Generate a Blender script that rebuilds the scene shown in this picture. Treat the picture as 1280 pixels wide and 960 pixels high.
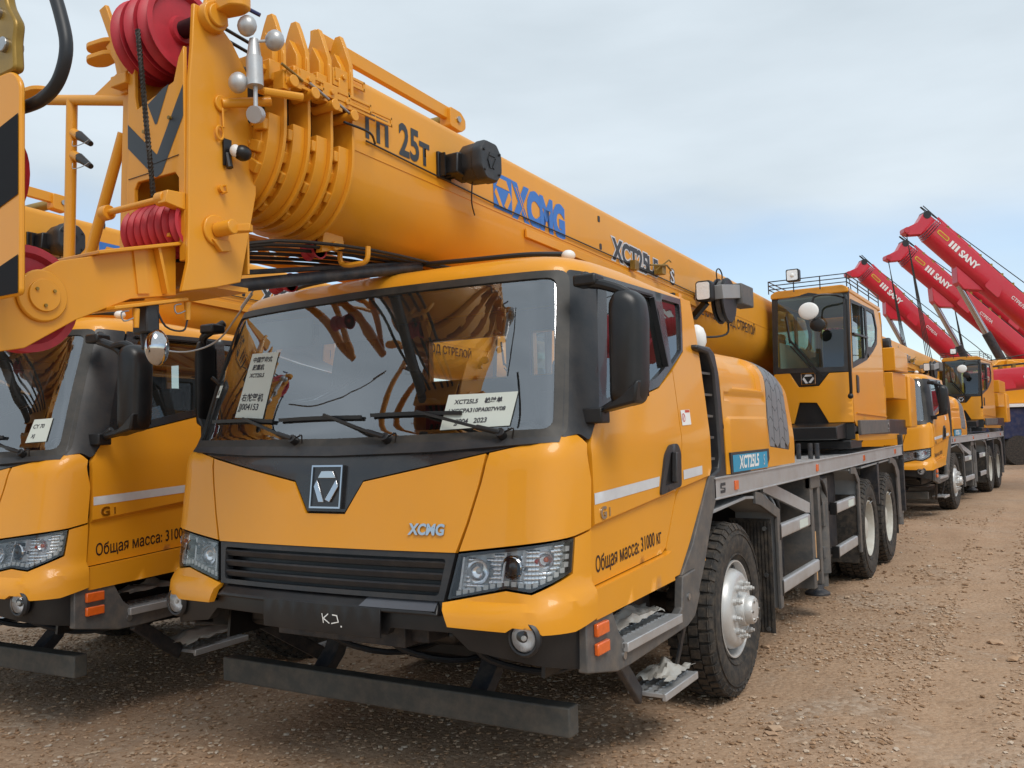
import bpy, bmesh, math, random
import numpy as np
from mathutils import Vector, Matrix
from mathutils.geometry import delaunay_2d_cdt
random.seed(7)
scene = bpy.context.scene
for o in list(bpy.data.objects): bpy.data.objects.remove(o)
COL = scene.collection

# ------------------------------------------------------------------ camera
def look(yaw, pitch, roll):
    cy, sy, cp, sp = math.cos(yaw), math.sin(yaw), math.cos(pitch), math.sin(pitch)
    f = Vector((-sy*cp, cy*cp, sp)); r = Vector((cy, sy, 0)); u = r.cross(f)
    c, s = math.cos(roll), math.sin(roll)
    return c*r+s*u, -s*r+c*u, f
cam_d = bpy.data.cameras.new("camera"); cam = bpy.data.objects.new("camera", cam_d); COL.objects.link(cam)
r_, u_, f_ = look(.5433, .0569, -.0309)
cam.matrix_world = Matrix(((r_.x, u_.x, -f_.x, 2.9964), (r_.y, u_.y, -f_.y, -5.5791), (r_.z, u_.z, -f_.z, 1.6785), (0, 0, 0, 1)))
cam_d.sensor_width = 36; cam_d.lens = 1112.4/1280*36; cam_d.clip_start = .05; cam_d.clip_end = 3000
scene.camera = cam
scene.render.resolution_x = 1024; scene.render.resolution_y = 768
scene.view_settings.view_transform = 'Standard'; scene.view_settings.look = 'None'
scene.view_settings.exposure = 0.48; scene.view_settings.gamma = 1

# ------------------------------------------------------------------ light
SUN_EL, SUN_AZ = math.radians(52), math.radians(122)      # azimuth clockwise from +y
world = bpy.data.worlds.new("World"); scene.world = world; world.use_nodes = True
nt = world.node_tree; N = nt.nodes; L = nt.links; N.clear()
out = N.new('ShaderNodeOutputWorld'); bg = N.new('ShaderNodeBackground'); L.new(bg.outputs[0], out.inputs[0])
sky = N.new('ShaderNodeTexSky'); sky.sky_type = 'NISHITA'; sky.sun_disc = False
sky.sun_elevation = SUN_EL; sky.sun_rotation = SUN_AZ; sky.air_density = 1.0; sky.dust_density = .6; sky.ozone_density = 1.6
bg.inputs[1].default_value = .13
# thin cloud sheet over the blue: laid out by direction, open low in the sky, closed higher up
tc = N.new('ShaderNodeTexCoord'); sep = N.new('ShaderNodeSeparateXYZ'); L.new(tc.outputs['Generated'], sep.inputs[0])
mp = N.new('ShaderNodeMapping'); mp.inputs['Scale'].default_value = (1.1, 1.1, 4.2); L.new(tc.outputs['Generated'], mp.inputs[0])
n1 = N.new('ShaderNodeTexNoise'); n1.inputs['Scale'].default_value = 1.3; n1.inputs['Detail'].default_value = 7; n1.inputs['Roughness'].default_value = .5; n1.inputs['Distortion'].default_value = .4
L.new(mp.outputs[0], n1.inputs['Vector'])
elev = N.new('ShaderNodeMapRange'); elev.inputs[1].default_value = .17; elev.inputs[2].default_value = .34; elev.inputs[3].default_value = -.14; elev.inputs[4].default_value = .55
L.new(sep.outputs[2], elev.inputs[0])
ad = N.new('ShaderNodeMath'); ad.operation = 'ADD'; L.new(n1.outputs[0], ad.inputs[0]); L.new(elev.outputs[0], ad.inputs[1])
cov = N.new('ShaderNodeMapRange'); cov.interpolation_type = 'SMOOTHSTEP'; cov.inputs[1].default_value = .40; cov.inputs[2].default_value = .80; cov.inputs[3].default_value = .30; cov.inputs[4].default_value = .93
L.new(ad.outputs[0], cov.inputs[0])
n2 = N.new('ShaderNodeTexNoise'); n2.inputs['Scale'].default_value = 2.0; n2.inputs['Detail'].default_value = 7; L.new(mp.outputs[0], n2.inputs['Vector'])
cr_ = N.new('ShaderNodeValToRGB'); cr_.color_ramp.elements[0].position = .3; cr_.color_ramp.elements[1].position = .72
cr_.color_ramp.elements[0].color = (3.5, 3.95, 4.25, 1); cr_.color_ramp.elements[1].color = (4.6, 5.1, 5.45, 1)
L.new(n2.outputs[0], cr_.inputs[0])
mx = N.new('ShaderNodeMix'); mx.data_type = 'RGBA'; L.new(cov.outputs[0], mx.inputs[0]); L.new(sky.outputs[0], mx.inputs[6]); L.new(cr_.outputs[0], mx.inputs[7])
L.new(mx.outputs[2], bg.inputs[0])
sun_d = bpy.data.lights.new("sun", 'SUN'); sun_d.energy = 1.4; sun_d.angle = math.radians(24); sun_d.color = (1, .95, .88)
sun = bpy.data.objects.new("sun", sun_d); COL.objects.link(sun)
sv = Vector((math.sin(SUN_AZ)*math.cos(SUN_EL), math.cos(SUN_AZ)*math.cos(SUN_EL), math.sin(SUN_EL)))
sun.rotation_euler = sv.to_track_quat('Z', 'Y').to_euler()

# ------------------------------------------------------------------ materials
def mat(name, col, rough=.5, metal=0, coat=0, var=.12, vscale=3, bump=0, bscale=40, dirt=None, dirt_amt=.3, rvar=.1, spec=.5):
    m = bpy.data.materials.new(name); m.use_nodes = True; t = m.node_tree; b = t.nodes['Principled BSDF']
    b.inputs['Metallic'].default_value = metal; b.inputs['Specular IOR Level'].default_value = spec
    if coat: b.inputs['Coat Weight'].default_value = coat; b.inputs['Coat Roughness'].default_value = .05
    co = t.nodes.new('ShaderNodeTexCoord')
    n = t.nodes.new('ShaderNodeTexNoise'); n.inputs['Scale'].default_value = vscale; n.inputs['Detail'].default_value = 6; n.inputs['Roughness'].default_value = .6
    t.links.new(co.outputs['Object'], n.inputs['Vector'])
    r = t.nodes.new('ShaderNodeValToRGB'); r.color_ramp.elements[0].position = .3; r.color_ramp.elements[1].position = .7
    r.color_ramp.elements[0].color = tuple(c*(1-var) for c in col)+(1,); r.color_ramp.elements[1].color = tuple(min(1, c*(1+var)) for c in col)+(1,)
    t.links.new(n.outputs[0], r.inputs[0]); src = r.outputs[0]
    if dirt:
        n3 = t.nodes.new('ShaderNodeTexNoise'); n3.inputs['Scale'].default_value = vscale*2.3; n3.inputs['Detail'].default_value = 9; n3.inputs['Roughness'].default_value = .7
        t.links.new(co.outputs['Object'], n3.inputs['Vector'])
        q = t.nodes.new('ShaderNodeMapRange'); q.inputs[1].default_value = .42; q.inputs[2].default_value = .75; q.inputs[3].default_value = 0; q.inputs[4].default_value = dirt_amt
        t.links.new(n3.outputs[0], q.inputs[0])
        x = t.nodes.new('ShaderNodeMix'); x.data_type = 'RGBA'; t.links.new(q.outputs[0], x.inputs[0]); t.links.new(src, x.inputs[6]); x.inputs[7].default_value = tuple(dirt)+(1,)
        src = x.outputs[2]
    t.links.new(src, b.inputs['Base Color'])
    rr = t.nodes.new('ShaderNodeMapRange'); rr.inputs[3].default_value = max(0, rough-rvar); rr.inputs[4].default_value = min(1, rough+rvar)
    t.links.new(n.outputs[0], rr.inputs[0]); t.links.new(rr.outputs[0], b.inputs['Roughness'])
    if bump:
        n4 = t.nodes.new('ShaderNodeTexNoise'); n4.inputs['Scale'].default_value = bscale; n4.inputs['Detail'].default_value = 4
        t.links.new(co.outputs['Object'], n4.inputs['Vector'])
        bp = t.nodes.new('ShaderNodeBump'); bp.inputs['Strength'].default_value = bump; bp.inputs['Distance'].default_value = .01
        t.links.new(n4.outputs[0], bp.inputs['Height']); t.links.new(bp.outputs[0], b.inputs['Normal'])
    return m
DUST = (.36, .27, .19)
M = {}
M['orange'] = mat('orange_paint', (.74, .305, .012), .40, coat=.28, var=.04, vscale=1.2, dirt=DUST, dirt_amt=.07, bump=.02, bscale=60, spec=.35)
M['orange2'] = mat('orange_boom_paint', (.72, .305, .016), .44, coat=.2, var=.05, vscale=1.6, dirt=DUST, dirt_amt=.10, bump=.03, bscale=30, spec=.35)
M['black'] = mat('black_plastic', (.006, .0065, .008), .40, var=.2, dirt=DUST, dirt_amt=.03)
M['blackgloss'] = mat('black_gloss_paint', (.014, .015, .018), .28, coat=.3, var=.1, dirt=DUST, dirt_amt=.05)
M['greyplastic'] = mat('grey_plastic', (.018, .020, .024), .46, var=.15, dirt=DUST, dirt_amt=.08, bump=.05, bscale=200)
M['chamfer_sheen'] = mat('painted_chamfer_sheen', (.085, .092, .108), .35, var=.1)  # grey-blue of the sheen painted on the bumper chamfer
M['stripe_dark'] = mat('near_black_stripe', (.010, .011, .014), .75, var=.2, spec=.2)
M['facet'] = mat('mirrored_lamp_facet', (.86, .88, .91), .16, metal=.85, var=.05, vscale=40)
M['bar'] = mat('bar_grey_paint', (.045, .047, .044), .6, var=.15, vscale=4, dirt=DUST, dirt_amt=.2, bump=.08, bscale=30)
M['rubber'] = mat('tyre_rubber', (.020, .019, .018), .8, var=.25, vscale=8, dirt=(.20, .15, .105), dirt_amt=.45, bump=.15, bscale=60)
M['seal'] = mat('window_seal_rubber', (.020, .019, .017), .55, var=.2, dirt=DUST, dirt_amt=.1)
M['silver'] = mat('silver_wheel_paint', (.58, .58, .57), .38, metal=.35, var=.08, vscale=6, dirt=DUST, dirt_amt=.25)
M['rimcream'] = mat('pale_wheel_paint', (.52, .51, .46), .5, var=.1, vscale=6, dirt=DUST, dirt_amt=.4)
M['alu'] = mat('aluminium', (.50, .51, .52), .42, metal=.55, var=.08, vscale=5, dirt=DUST, dirt_amt=.25, bump=.05)
M['chrome'] = mat('chrome', (.50, .50, .51), .07, metal=1, var=.02, rvar=.04)
M['steel'] = mat('bare_steel', (.40, .41, .42), .32, metal=.9, var=.1, vscale=12, dirt=DUST, dirt_amt=.2)
M['grey'] = mat('grey_frame_paint', (.085, .085, .085), .5, var=.15, vscale=5, dirt=DUST, dirt_amt=.3)
M['lightgrey'] = mat('light_grey_paint', (.28, .29, .30), .45, var=.1, dirt=DUST, dirt_amt=.2)
M['chassis'] = mat('chassis_dark_paint', (.016, .019, .026), .5, var=.2, vscale=5, dirt=DUST, dirt_amt=.2)
M['red'] = mat('red_sheave_nylon', (.50, .028, .045), .5, var=.12, vscale=5, dirt=(.10, .02, .02), dirt_amt=.3)
M['redpaint'] = mat('red_boom_paint', (.56, .014, .032), .35, coat=.3, var=.08, vscale=.6, dirt=DUST, dirt_amt=.08)
M['blue'] = mat('blue_marking', (.035, .17, .55), .45, var=.06)
M['navy'] = mat('navy_paint', (.010, .022, .075), .4, coat=.2, var=.15, dirt=DUST, dirt_amt=.15)
M['mark'] = mat('dark_grey_marking', (.030, .036, .044), .45, var=.1)
M['text'] = mat('maroon_black_lettering', (.022, .010, .010), .5, var=.1)
M['white'] = mat('white_paint', (.78, .78, .76), .45, var=.04)
M['stripe'] = mat('reflective_white_strip', (.60, .61, .63), .35, var=.06, vscale=14)
M['cyan'] = mat('cyan_label', (.02, .30, .50), .4, var=.05)
M['amber'] = mat('amber_lens', (.75, .13, .015), .2, coat=.6, var=.1, vscale=30)
M['clearplastic'] = mat('dusty_plastic_sheet', (.40, .39, .36), .4, var=.15, vscale=9, dirt=DUST, dirt_amt=.5)
M['paper'] = mat('paper', (.56, .60, .55), .7, var=.03)
M['ink'] = mat('ink', (.03, .03, .04), .7, var=.05)
M['wire'] = mat('steel_wire_rope', (.030, .024, .019), .6, metal=.3, var=.3, vscale=60)
M['hose'] = mat('black_hose', (.012, .014, .018), .45, var=.1)
M['bluehose'] = mat('blue_cable', (.012, .02, .10), .4)
M['beige'] = mat('cab_interior_trim', (.30, .29, .27), .7, var=.1)
M['seat'] = mat('seat_fabric', (.03, .03, .032), .9, var=.2)
M['wood'] = mat('wood_strip', (.55, .32, .14), .6, var=.2, vscale=8)
M['tread'] = mat('grey_tread_panel', (.20, .21, .225), .45, metal=.2, var=.08, vscale=5)
M['treadline'] = mat('tread_line', (.05, .052, .058), .5)
M['yellowlabel'] = mat('yellow_label', (.62, .42, .03), .5)
M['brown'] = mat('oiled_brass', (.28, .17, .03), .4, metal=.4, var=.3, vscale=8)
M['redlabel'] = mat('red_label', (.55, .06, .03), .5)
def glass_mat(name, tint, ior, rough=0.0):
    m = bpy.data.materials.new(name); m.use_nodes = True; t = m.node_tree; t.nodes.clear()
    o = t.nodes.new('ShaderNodeOutputMaterial'); mixs = t.nodes.new('ShaderNodeMixShader'); tr = t.nodes.new('ShaderNodeBsdfTransparent'); gl = t.nodes.new('ShaderNodeBsdfGlossy'); fr = t.nodes.new('ShaderNodeFresnel')
    co = t.nodes.new('ShaderNodeTexCoord'); n = t.nodes.new('ShaderNodeTexNoise'); n.inputs['Scale'].default_value = 2.5; n.inputs['Detail'].default_value = 5
    t.links.new(co.outputs['Object'], n.inputs['Vector'])
    bp = t.nodes.new('ShaderNodeBump'); bp.inputs['Strength'].default_value = .012; bp.inputs['Distance'].default_value = .02; t.links.new(n.outputs[0], bp.inputs['Height']); t.links.new(bp.outputs[0], gl.inputs['Normal'])
    # a film of dust scatters a little light off the pane
    df = t.nodes.new('ShaderNodeBsdfDiffuse'); df.inputs[0].default_value = (.5, .52, .5, 1); m2 = t.nodes.new('ShaderNodeMixShader')
    dr = t.nodes.new('ShaderNodeMapRange'); dr.inputs[1].default_value = .35; dr.inputs[2].default_value = .8; dr.inputs[3].default_value = .004; dr.inputs[4].default_value = .04
    t.links.new(n.outputs[0], dr.inputs[0]); t.links.new(dr.outputs[0], m2.inputs[0])
    fr.inputs[0].default_value = ior; tr.inputs[0].default_value = tuple(tint)+(1,); gl.inputs['Roughness'].default_value = rough; gl.inputs[0].default_value = (.93, .96, 1, 1)
    t.links.new(fr.outputs[0], mixs.inputs[0]); t.links.new(tr.outputs[0], mixs.inputs[1]); t.links.new(gl.outputs[0], mixs.inputs[2])
    t.links.new(mixs.outputs[0], m2.inputs[1]); t.links.new(df.outputs[0], m2.inputs[2]); t.links.new(m2.outputs[0], o.inputs[0])
    return m
M['glass'] = glass_mat('windscreen_glass', (.90, .94, .92), 2.95)
M['sideglass'] = glass_mat('tinted_side_glass', (.42, .46, .46), 2.3)
M['cabglass'] = glass_mat('green_tinted_cab_glass', (.66, .86, .80), 1.75)
M['lens'] = glass_mat('clear_lamp_lens', (.93, .93, .93), 1.5)
M['reflector'] = mat('lamp_reflector', (.90, .91, .92), .22, metal=.15, var=.05, vscale=30, bump=.35, bscale=120, coat=.6)

# ------------------------------------------------------------------ mesh helpers
class MB:
    def __init__(s): s.v = []; s.f = []
    def add(s, vs, fs):
        b = len(s.v); s.v += [tuple(v) for v in vs]; s.f += [tuple(i+b for i in f) for f in fs]; return s
    def box(s, x0, x1, y0, y1, z0, z1):
        return s.add([(x0,y0,z0),(x1,y0,z0),(x1,y1,z0),(x0,y1,z0),(x0,y0,z1),(x1,y0,z1),(x1,y1,z1),(x0,y1,z1)],
                     [(0,3,2,1),(4,5,6,7),(0,1,5,4),(1,2,6,5),(2,3,7,6),(3,0,4,7)])
    def obox(s, c, size, rot):
        R = rot if isinstance(rot, Matrix) else Matrix.Rotation(rot[1], 3, rot[0]); h = [a/2 for a in size]; vs = []
        for z in (-1, 1):
            for x, y in ((-1,-1),(1,-1),(1,1),(-1,1)): vs.append(Vector(c)+R@Vector((x*h[0], y*h[1], z*h[2])))
        return s.add(vs, [(0,3,2,1),(4,5,6,7),(0,1,5,4),(1,2,6,5),(2,3,7,6),(3,0,4,7)])
    def bar(s, p0, p1, w, h, up=(0,0,1)):
        p0, p1 = Vector(p0), Vector(p1); d = (p1-p0).normalized(); a = d.cross(Vector(up)).normalized(); b = a.cross(d)
        vs = [p+a*i*w/2+b*j*h/2 for p in (p0, p1) for i, j in ((-1,-1),(1,-1),(1,1),(-1,1))]
        return s.add(vs, [(0,1,2,3),(7,6,5,4),(0,4,5,1),(1,5,6,2),(2,6,7,3),(3,7,4,0)])
    def tube(s, pts, r, n=10, r2=None, sm=0):
        pts = [Vector(p) for p in pts]
        if sm: pts = [Vector(p) for p in cr3(pts, sm)]
        k = len(pts); vs = []; pa = None
        for i, p in enumerate(pts):
            d = (pts[min(i+1, k-1)]-pts[max(i-1, 0)]).normalized()
            if pa is None: a = d.orthogonal().normalized()
            else:
                a = pa-d*pa.dot(d); a = a.normalized() if a.length > 1e-6 else d.orthogonal().normalized()
            pa = a; b = d.cross(a); rr = r if r2 is None else r+(r2-r)*i/(k-1)
            for j in range(n): vs.append(p+(a*math.cos(2*math.pi*j/n)+b*math.sin(2*math.pi*j/n))*rr)
        fs = [(i*n+j, i*n+(j+1)%n, (i+1)*n+(j+1)%n, (i+1)*n+j) for i in range(k-1) for j in range(n)]
        fs += [tuple(reversed(range(n))), tuple(range((k-1)*n, k*n))]
        return s.add(vs, fs)
    def cyl(s, p0, p1, r, n=20, r2=None): return s.tube([p0, p1], r, n, r2)
    def prism(s, poly, ax, a0, a1):
        def P(u, v, a): return (a, u, v) if ax == 'x' else ((u, a, v) if ax == 'y' else (u, v, a))
        n = len(poly); vs = [P(u, v, a0) for u, v in poly]+[P(u, v, a1) for u, v in poly]
        return s.add(vs, [tuple(range(n)), tuple(range(2*n-1, n-1, -1))]+[(i, (i+1)%n, (i+1)%n+n, i+n) for i in range(n)])
    def lathe(s, prof, o, ax='x', n=36, caps=True, sgn=1):
        o = Vector(o); vs = []
        for r, h in prof:
            h *= sgn
            for j in range(n):
                a = 2*math.pi*j/n; c, q = r*math.cos(a), r*math.sin(a)
                vs.append(o+Vector((h, c, q) if ax == 'x' else ((c, h, q) if ax == 'y' else (c, q, h))))
        k = len(prof); fs = [(i*n+j, i*n+(j+1)%n, (i+1)*n+(j+1)%n, (i+1)*n+j) for i in range(k-1) for j in range(n)]
        if caps: fs += [tuple(reversed(range(n))), tuple(range((k-1)*n, k*n))]
        return s.add(vs, fs)
    def sheet(s, path, x0, x1, th):
        """bent plate: path in (y,z), thickness th, across x0..x1"""
        pts = [Vector((p[0], p[1])) for p in path]; nn = []
        for i in range(len(pts)):
            d = (pts[min(i+1, len(pts)-1)]-pts[max(i-1, 0)]).normalized(); nn.append(Vector((-d.y, d.x)))
        poly = [tuple(p) for p in pts]+[tuple(p-n*th) for p, n in reversed(list(zip(pts, nn)))]
        n = len(poly); k = len(pts); vs = [(x, y, z) for x in (x0, x1) for y, z in poly]; fs = []
        for i in range(k-1):
            a, b, c, d = i, i+1, n-2-i, n-1-i
            fs += [(a, b, b+n, a+n), (d, c, c+n, d+n), (a, b, c, d), (a+n, b+n, c+n, d+n)]
        fs += [(0, n-1, 2*n-1, n), (k-1, k, k+n, k-1+n)]
        return s.add(vs, fs)
    def sphere(s, c, r, n=14, sc=(1,1,1)):
        vs = []; m = n//2
        for i in range(m+1):
            a = math.pi*i/m
            for j in range(n): b = 2*math.pi*j/n; vs.append((c[0]+r*sc[0]*math.sin(a)*math.cos(b), c[1]+r*sc[1]*math.sin(a)*math.sin(b), c[2]+r*sc[2]*math.cos(a)))
        return s.add(vs, [(i*n+j, (i+1)*n+j, (i+1)*n+(j+1)%n, i*n+(j+1)%n) for i in range(m) for j in range(n)])
    def build(s, name, m, parent=None, bevel=0, smooth=35, label=None, kind=None, recalc=True, merge=True):
        bm = bmesh.new(); vs = [bm.verts.new(v) for v in s.v]
        for f in s.f:
            if len(set(f)) > 2:
                try: bm.faces.new([vs[i] for i in f])
                except ValueError: pass
        if merge: bmesh.ops.remove_doubles(bm, verts=bm.verts, dist=1e-5)
        if recalc: bmesh.ops.recalc_face_normals(bm, faces=bm.faces)
        for f in bm.faces: f.smooth = True
        for e in bm.edges:
            if len(e.link_faces) != 2 or e.calc_face_angle(3.2) > math.radians(smooth): e.smooth = False
        me = bpy.data.meshes.new(name); bm.to_mesh(me); bm.free(); me.materials.append(M[m] if isinstance(m, str) else m)
        o = bpy.data.objects.new(name, me); COL.objects.link(o); o.parent = parent
        if bevel:
            b = o.modifiers.new('bevel', 'BEVEL'); b.width = bevel; b.segments = 2; b.limit_method = 'ANGLE'; b.angle_limit = math.radians(40); b.harden_normals = False
        if label: o['label'] = label
        if kind: o['kind'] = kind
        return o
def cr3(pts, n):
    out = []; P = [2*pts[0]-pts[1]]+list(pts)+[2*pts[-1]-pts[-2]]
    for i in range(1, len(P)-2):
        a, b, c, d = P[i-1], P[i], P[i+1], P[i+2]
        for k in range(n):
            u = k/n; out.append(.5*(2*b+(c-a)*u+(2*a-5*b+4*c-d)*u*u+(3*b-a-3*c+d)*u**3))
    out.append(pts[-1]); return out
def cr2(pts, n=6): return [tuple(p) for p in cr3([Vector(p) for p in pts], n)]
def thing(name, label, cat, group=None, loc=(0,0,0), rz=0):
    o = bpy.data.objects.new(name, None); COL.objects.link(o); o.empty_display_size = .3
    o.location = loc; o.rotation_euler = (0, 0, rz); o['label'] = label; o['category'] = cat
    if group: o['group'] = group
    return o
def tag(o, label, cat, group=None):
    o['label'] = label; o['category'] = cat
    if group: o['group'] = group
    return o
def inpoly(p, poly):
    c = False; j = len(poly)-1
    for i in range(len(poly)):
        a, b = poly[i], poly[j]
        if (a[1] > p[1]) != (b[1] > p[1]) and p[0] < (b[0]-a[0])*(p[1]-a[1])/(b[1]-a[1])+a[0]: c = not c
        j = i
    return c
def densify(poly, step):
    out = []
    for i, a in enumerate(poly):
        b = poly[(i+1)%len(poly)]; k = max(1, int(math.hypot(b[0]-a[0], b[1]-a[1])/step+.5))
        for q in range(k): out.append((a[0]+(b[0]-a[0])*q/k, a[1]+(b[1]-a[1])*q/k))
    return out
def rnd(poly, r, n=4):
    """round the corners of a polygon"""
    out = []
    for i, p in enumerate(poly):
        a = Vector(poly[i-1]); b = Vector(p[:2]); c = Vector(poly[(i+1)%len(poly)][:2]); a = Vector(a[:2])
        rr = min(p[2] if len(p) > 2 else r, (a-b).length*.45, (c-b).length*.45)
        p0 = b+(a-b).normalized()*rr; p1 = b+(c-b).normalized()*rr
        for k in range(n+1):
            t = k/n; out.append(tuple(p0*(1-t)**2+b*2*t*(1-t)+p1*t*t))
    return out
def patch(poly, fn, th=.02, holes=(), step=.06, off=0, lines=()):
    """curved panel: polygon in surface coordinates mapped by fn(u, v, offset)"""
    loops = [densify(poly, step)]+[densify(h, step) for h in holes]
    pts = []; edges = []; bl = []
    for lp in loops:
        b = len(pts); pts += lp; n = len(lp); edges += [(b+i, b+(i+1)%n) for i in range(n)]; bl.append(list(range(b, b+n)))
    for ln in lines:
        q = []
        for (a, b), (c, d) in zip(ln, ln[1:]):
            k = max(1, int(math.hypot(c-a, d-b)/step+.5)); q += [(a+(c-a)*i/k, b+(d-b)*i/k) for i in range(k)]
        q.append(ln[-1]); q = [p for p in q if inpoly(p, loops[0]) and not any(inpoly(p, h) for h in loops[1:]) and min((a-p[0])**2+(b-p[1])**2 for lp in loops for a, b in lp) > (step*.25)**2]
        b = len(pts); pts += q; edges += [(b+i, b+i+1) for i in range(len(q)-1) if math.hypot(q[i+1][0]-q[i][0], q[i+1][1]-q[i][1]) < step*1.6]
    nb = len(pts); us = [p[0] for p in pts]; vs_ = [p[1] for p in pts]
    u = min(us)+step/2
    while u < max(us):
        v = min(vs_)+step/2
        while v < max(vs_):
            if inpoly((u, v), loops[0]) and not any(inpoly((u, v), h) for h in loops[1:]) and min((a-u)**2+(b-v)**2 for a, b in pts[:nb]) > (step*.45)**2: pts.append((u, v))
            v += step
        u += step
    V, E, F, *_ = delaunay_2d_cdt([Vector(p) for p in pts], edges, [], 0, 1e-7)
    fs = []
    for f in F:
        c = sum((V[i] for i in f), Vector((0, 0)))/len(f)
        if inpoly(c, loops[0]) and not any(inpoly(c, h) for h in loops[1:]): fs.append(tuple(f))
    mb = MB(); vs = [fn(p[0], p[1], off) for p in V]; n = len(vs); fs2 = list(fs)
    if th:
        vs += [fn(p[0], p[1], off-th) for p in V]
        cnt = {}
        for f in fs:
            for i in range(len(f)):
                a, b = f[i], f[(i+1)%len(f)]
                if (b, a) in cnt: del cnt[(b, a)]
                else: cnt[(a, b)] = 1
        fs2 += [(b, a, a+n, b+n) for a, b in cnt]
        fs2 += [tuple(i+n for i in reversed(f)) for f in fs]
    return mb.add(vs, fs2)
_tx = {}
def text_geo(body, size, bold=0, align='LEFT', sx=1):
    key = (body, size, bold, align, sx)
    if key in _tx: return _tx[key]
    c = bpy.data.curves.new('lettering', 'FONT'); c.body = body; c.size = size; c.offset = bold; c.align_x = align; c.resolution_u = 3
    o = bpy.data.objects.new('lettering', c); COL.objects.link(o)
    me = o.to_mesh(); vs = [(v.co.x*sx, v.co.y) for v in me.vertices]; fs = [tuple(p.vertices) for p in me.polygons]
    o.to_mesh_clear(); bpy.data.objects.remove(o); bpy.data.curves.remove(c)
    _tx[key] = (vs, fs); return vs, fs
def text_mb(body, size, fn, bold=0, align='LEFT', sx=1, th=0):
    """fn(u, v, depth) -> point"""
    vs, fs = text_geo(body, size, bold, align, sx); mb = MB(); n = len(vs)
    if not th: return mb.add([fn(u, v, 0) for u, v in vs], fs)
    cnt = {}
    for f in fs:
        for i in range(len(f)):
            a, b = f[i], f[(i+1)%len(f)]
            if (b, a) in cnt: del cnt[(b, a)]
            else: cnt[(a, b)] = 1
    return mb.add([fn(u, v, th) for u, v in vs]+[fn(u, v, 0) for u, v in vs], fs+[(b, a, a+n, b+n) for a, b in cnt])
def plane_fn(o, ux, uy, n=None):
    o, ux, uy = Vector(o), Vector(ux), Vector(uy); n = ux.cross(uy).normalized() if n is None else Vector(n)
    return lambda u, v, d=0: o+ux*u+uy*v+n*d
def poly_mb(polys, fn, th=0):
    mb = MB()
    for p in polys:
        n = len(p)
        if th: mb.add([fn(u, v, th) for u, v in p]+[fn(u, v, 0) for u, v in p], [tuple(range(n))]+[(i, (i+1)%n, (i+1)%n+n, i+n) for i in range(n)])
        else: mb.add([fn(u, v, 0) for u, v in p], [tuple(range(n))])
    return mb
def copy_tree(o, parent=None):
    c = o.copy(); COL.objects.link(c); c.parent = parent
    for ch in list(o.children): copy_tree(ch, c)
    return c

# ------------------------------------------------------------------ carrier cab surface
PR = [(0,0),(.2,.002),(.4,.009),(.6,.021),(.75,.034),(.88,.047),(.98,.060),(1.06,.075),(1.12,.097),(1.17,.135),(1.205,.185),(1.23,.25),(1.245,.32),(1.25,.39)]
PC = cr2(PR, 24); TL = [0]
for a, b in zip(PC, PC[1:]): TL.append(TL[-1]+math.hypot(b[0]-a[0], b[1]-a[1]))
TE = TL[-1]
def tab(tb):
    tb = cr2(tb, 24); xs = [p[0] for p in tb]; ys = [p[1] for p in tb]
    return lambda v: float(np.interp(v, xs, ys))
YF = tab([(.5,-2.40),(.62,-2.425),(.75,-2.445),(.87,-2.45),(.97,-2.435),(1.17,-2.40),(1.34,-2.375),(1.48,-2.355),(1.6,-2.335),(1.7,-2.27),(2.0,-2.175),(2.2,-2.105),(2.4,-2.03),(2.5,-1.965)])
WF = tab([(.5,1.24),(.7,1.25),(1.2,1.25),(1.6,1.25),(1.7,1.243),(2.0,1.213),(2.3,1.175),(2.5,1.14)])
PX = [p[0] for p in PC]; PY = [p[1] for p in PC]
def S0(t, z):
    a = abs(t)
    if a >= TE: x, yo = 1.25, .39+(a-TE)
    else: x, yo = float(np.interp(a, TL, PX)), float(np.interp(a, TL, PY))
    return Vector((math.copysign(x, t)*WF(z)/1.25, YF(z)+yo, z))
def S(t, z, off=0):
    p = S0(t, z)
    if not off: return p
    n = (S0(t+.004, z)-S0(t-.004, z)).cross(S0(t, z+.004)-S0(t, z-.004)).normalized()
    return p+n*off
def side(sg):
    def fn(y, z, off=0):
        yo = y-YF(z); x = 1.25 if yo >= .39 else float(np.interp(yo, PY, PX))
        return Vector((sg*(x*WF(z)/1.25+off), y, z))
    return fn
def mir(poly): return [(-a, *b) for a, *b in poly]
def bumps(fn, D): return lambda u, v, off=0: fn(u, v, off+D(u, v))
def sstep(a, b, x):
    x = max(0, min(1, (x-a)/(b-a))); return x*x*(3-2*x)
EMB = [[(.33,.87),(.70,.87),(.80,.70),(.22,.70)], [(.20,.67),(.11,.50),(.30,.14),(.47,.14)], [(.82,.67),(.90,.50),(.66,.14),(.51,.20)]]
def ring_poly(w, h, b): return [[(0,0),(w,0),(w,b),(0,b)], [(0,h-b),(w,h-b),(w,h),(0,h)], [(0,b),(b,b),(b,h-b),(0,h-b)], [(w-b,b),(w,b),(w,h-b),(w-b,h-b)]]

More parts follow.
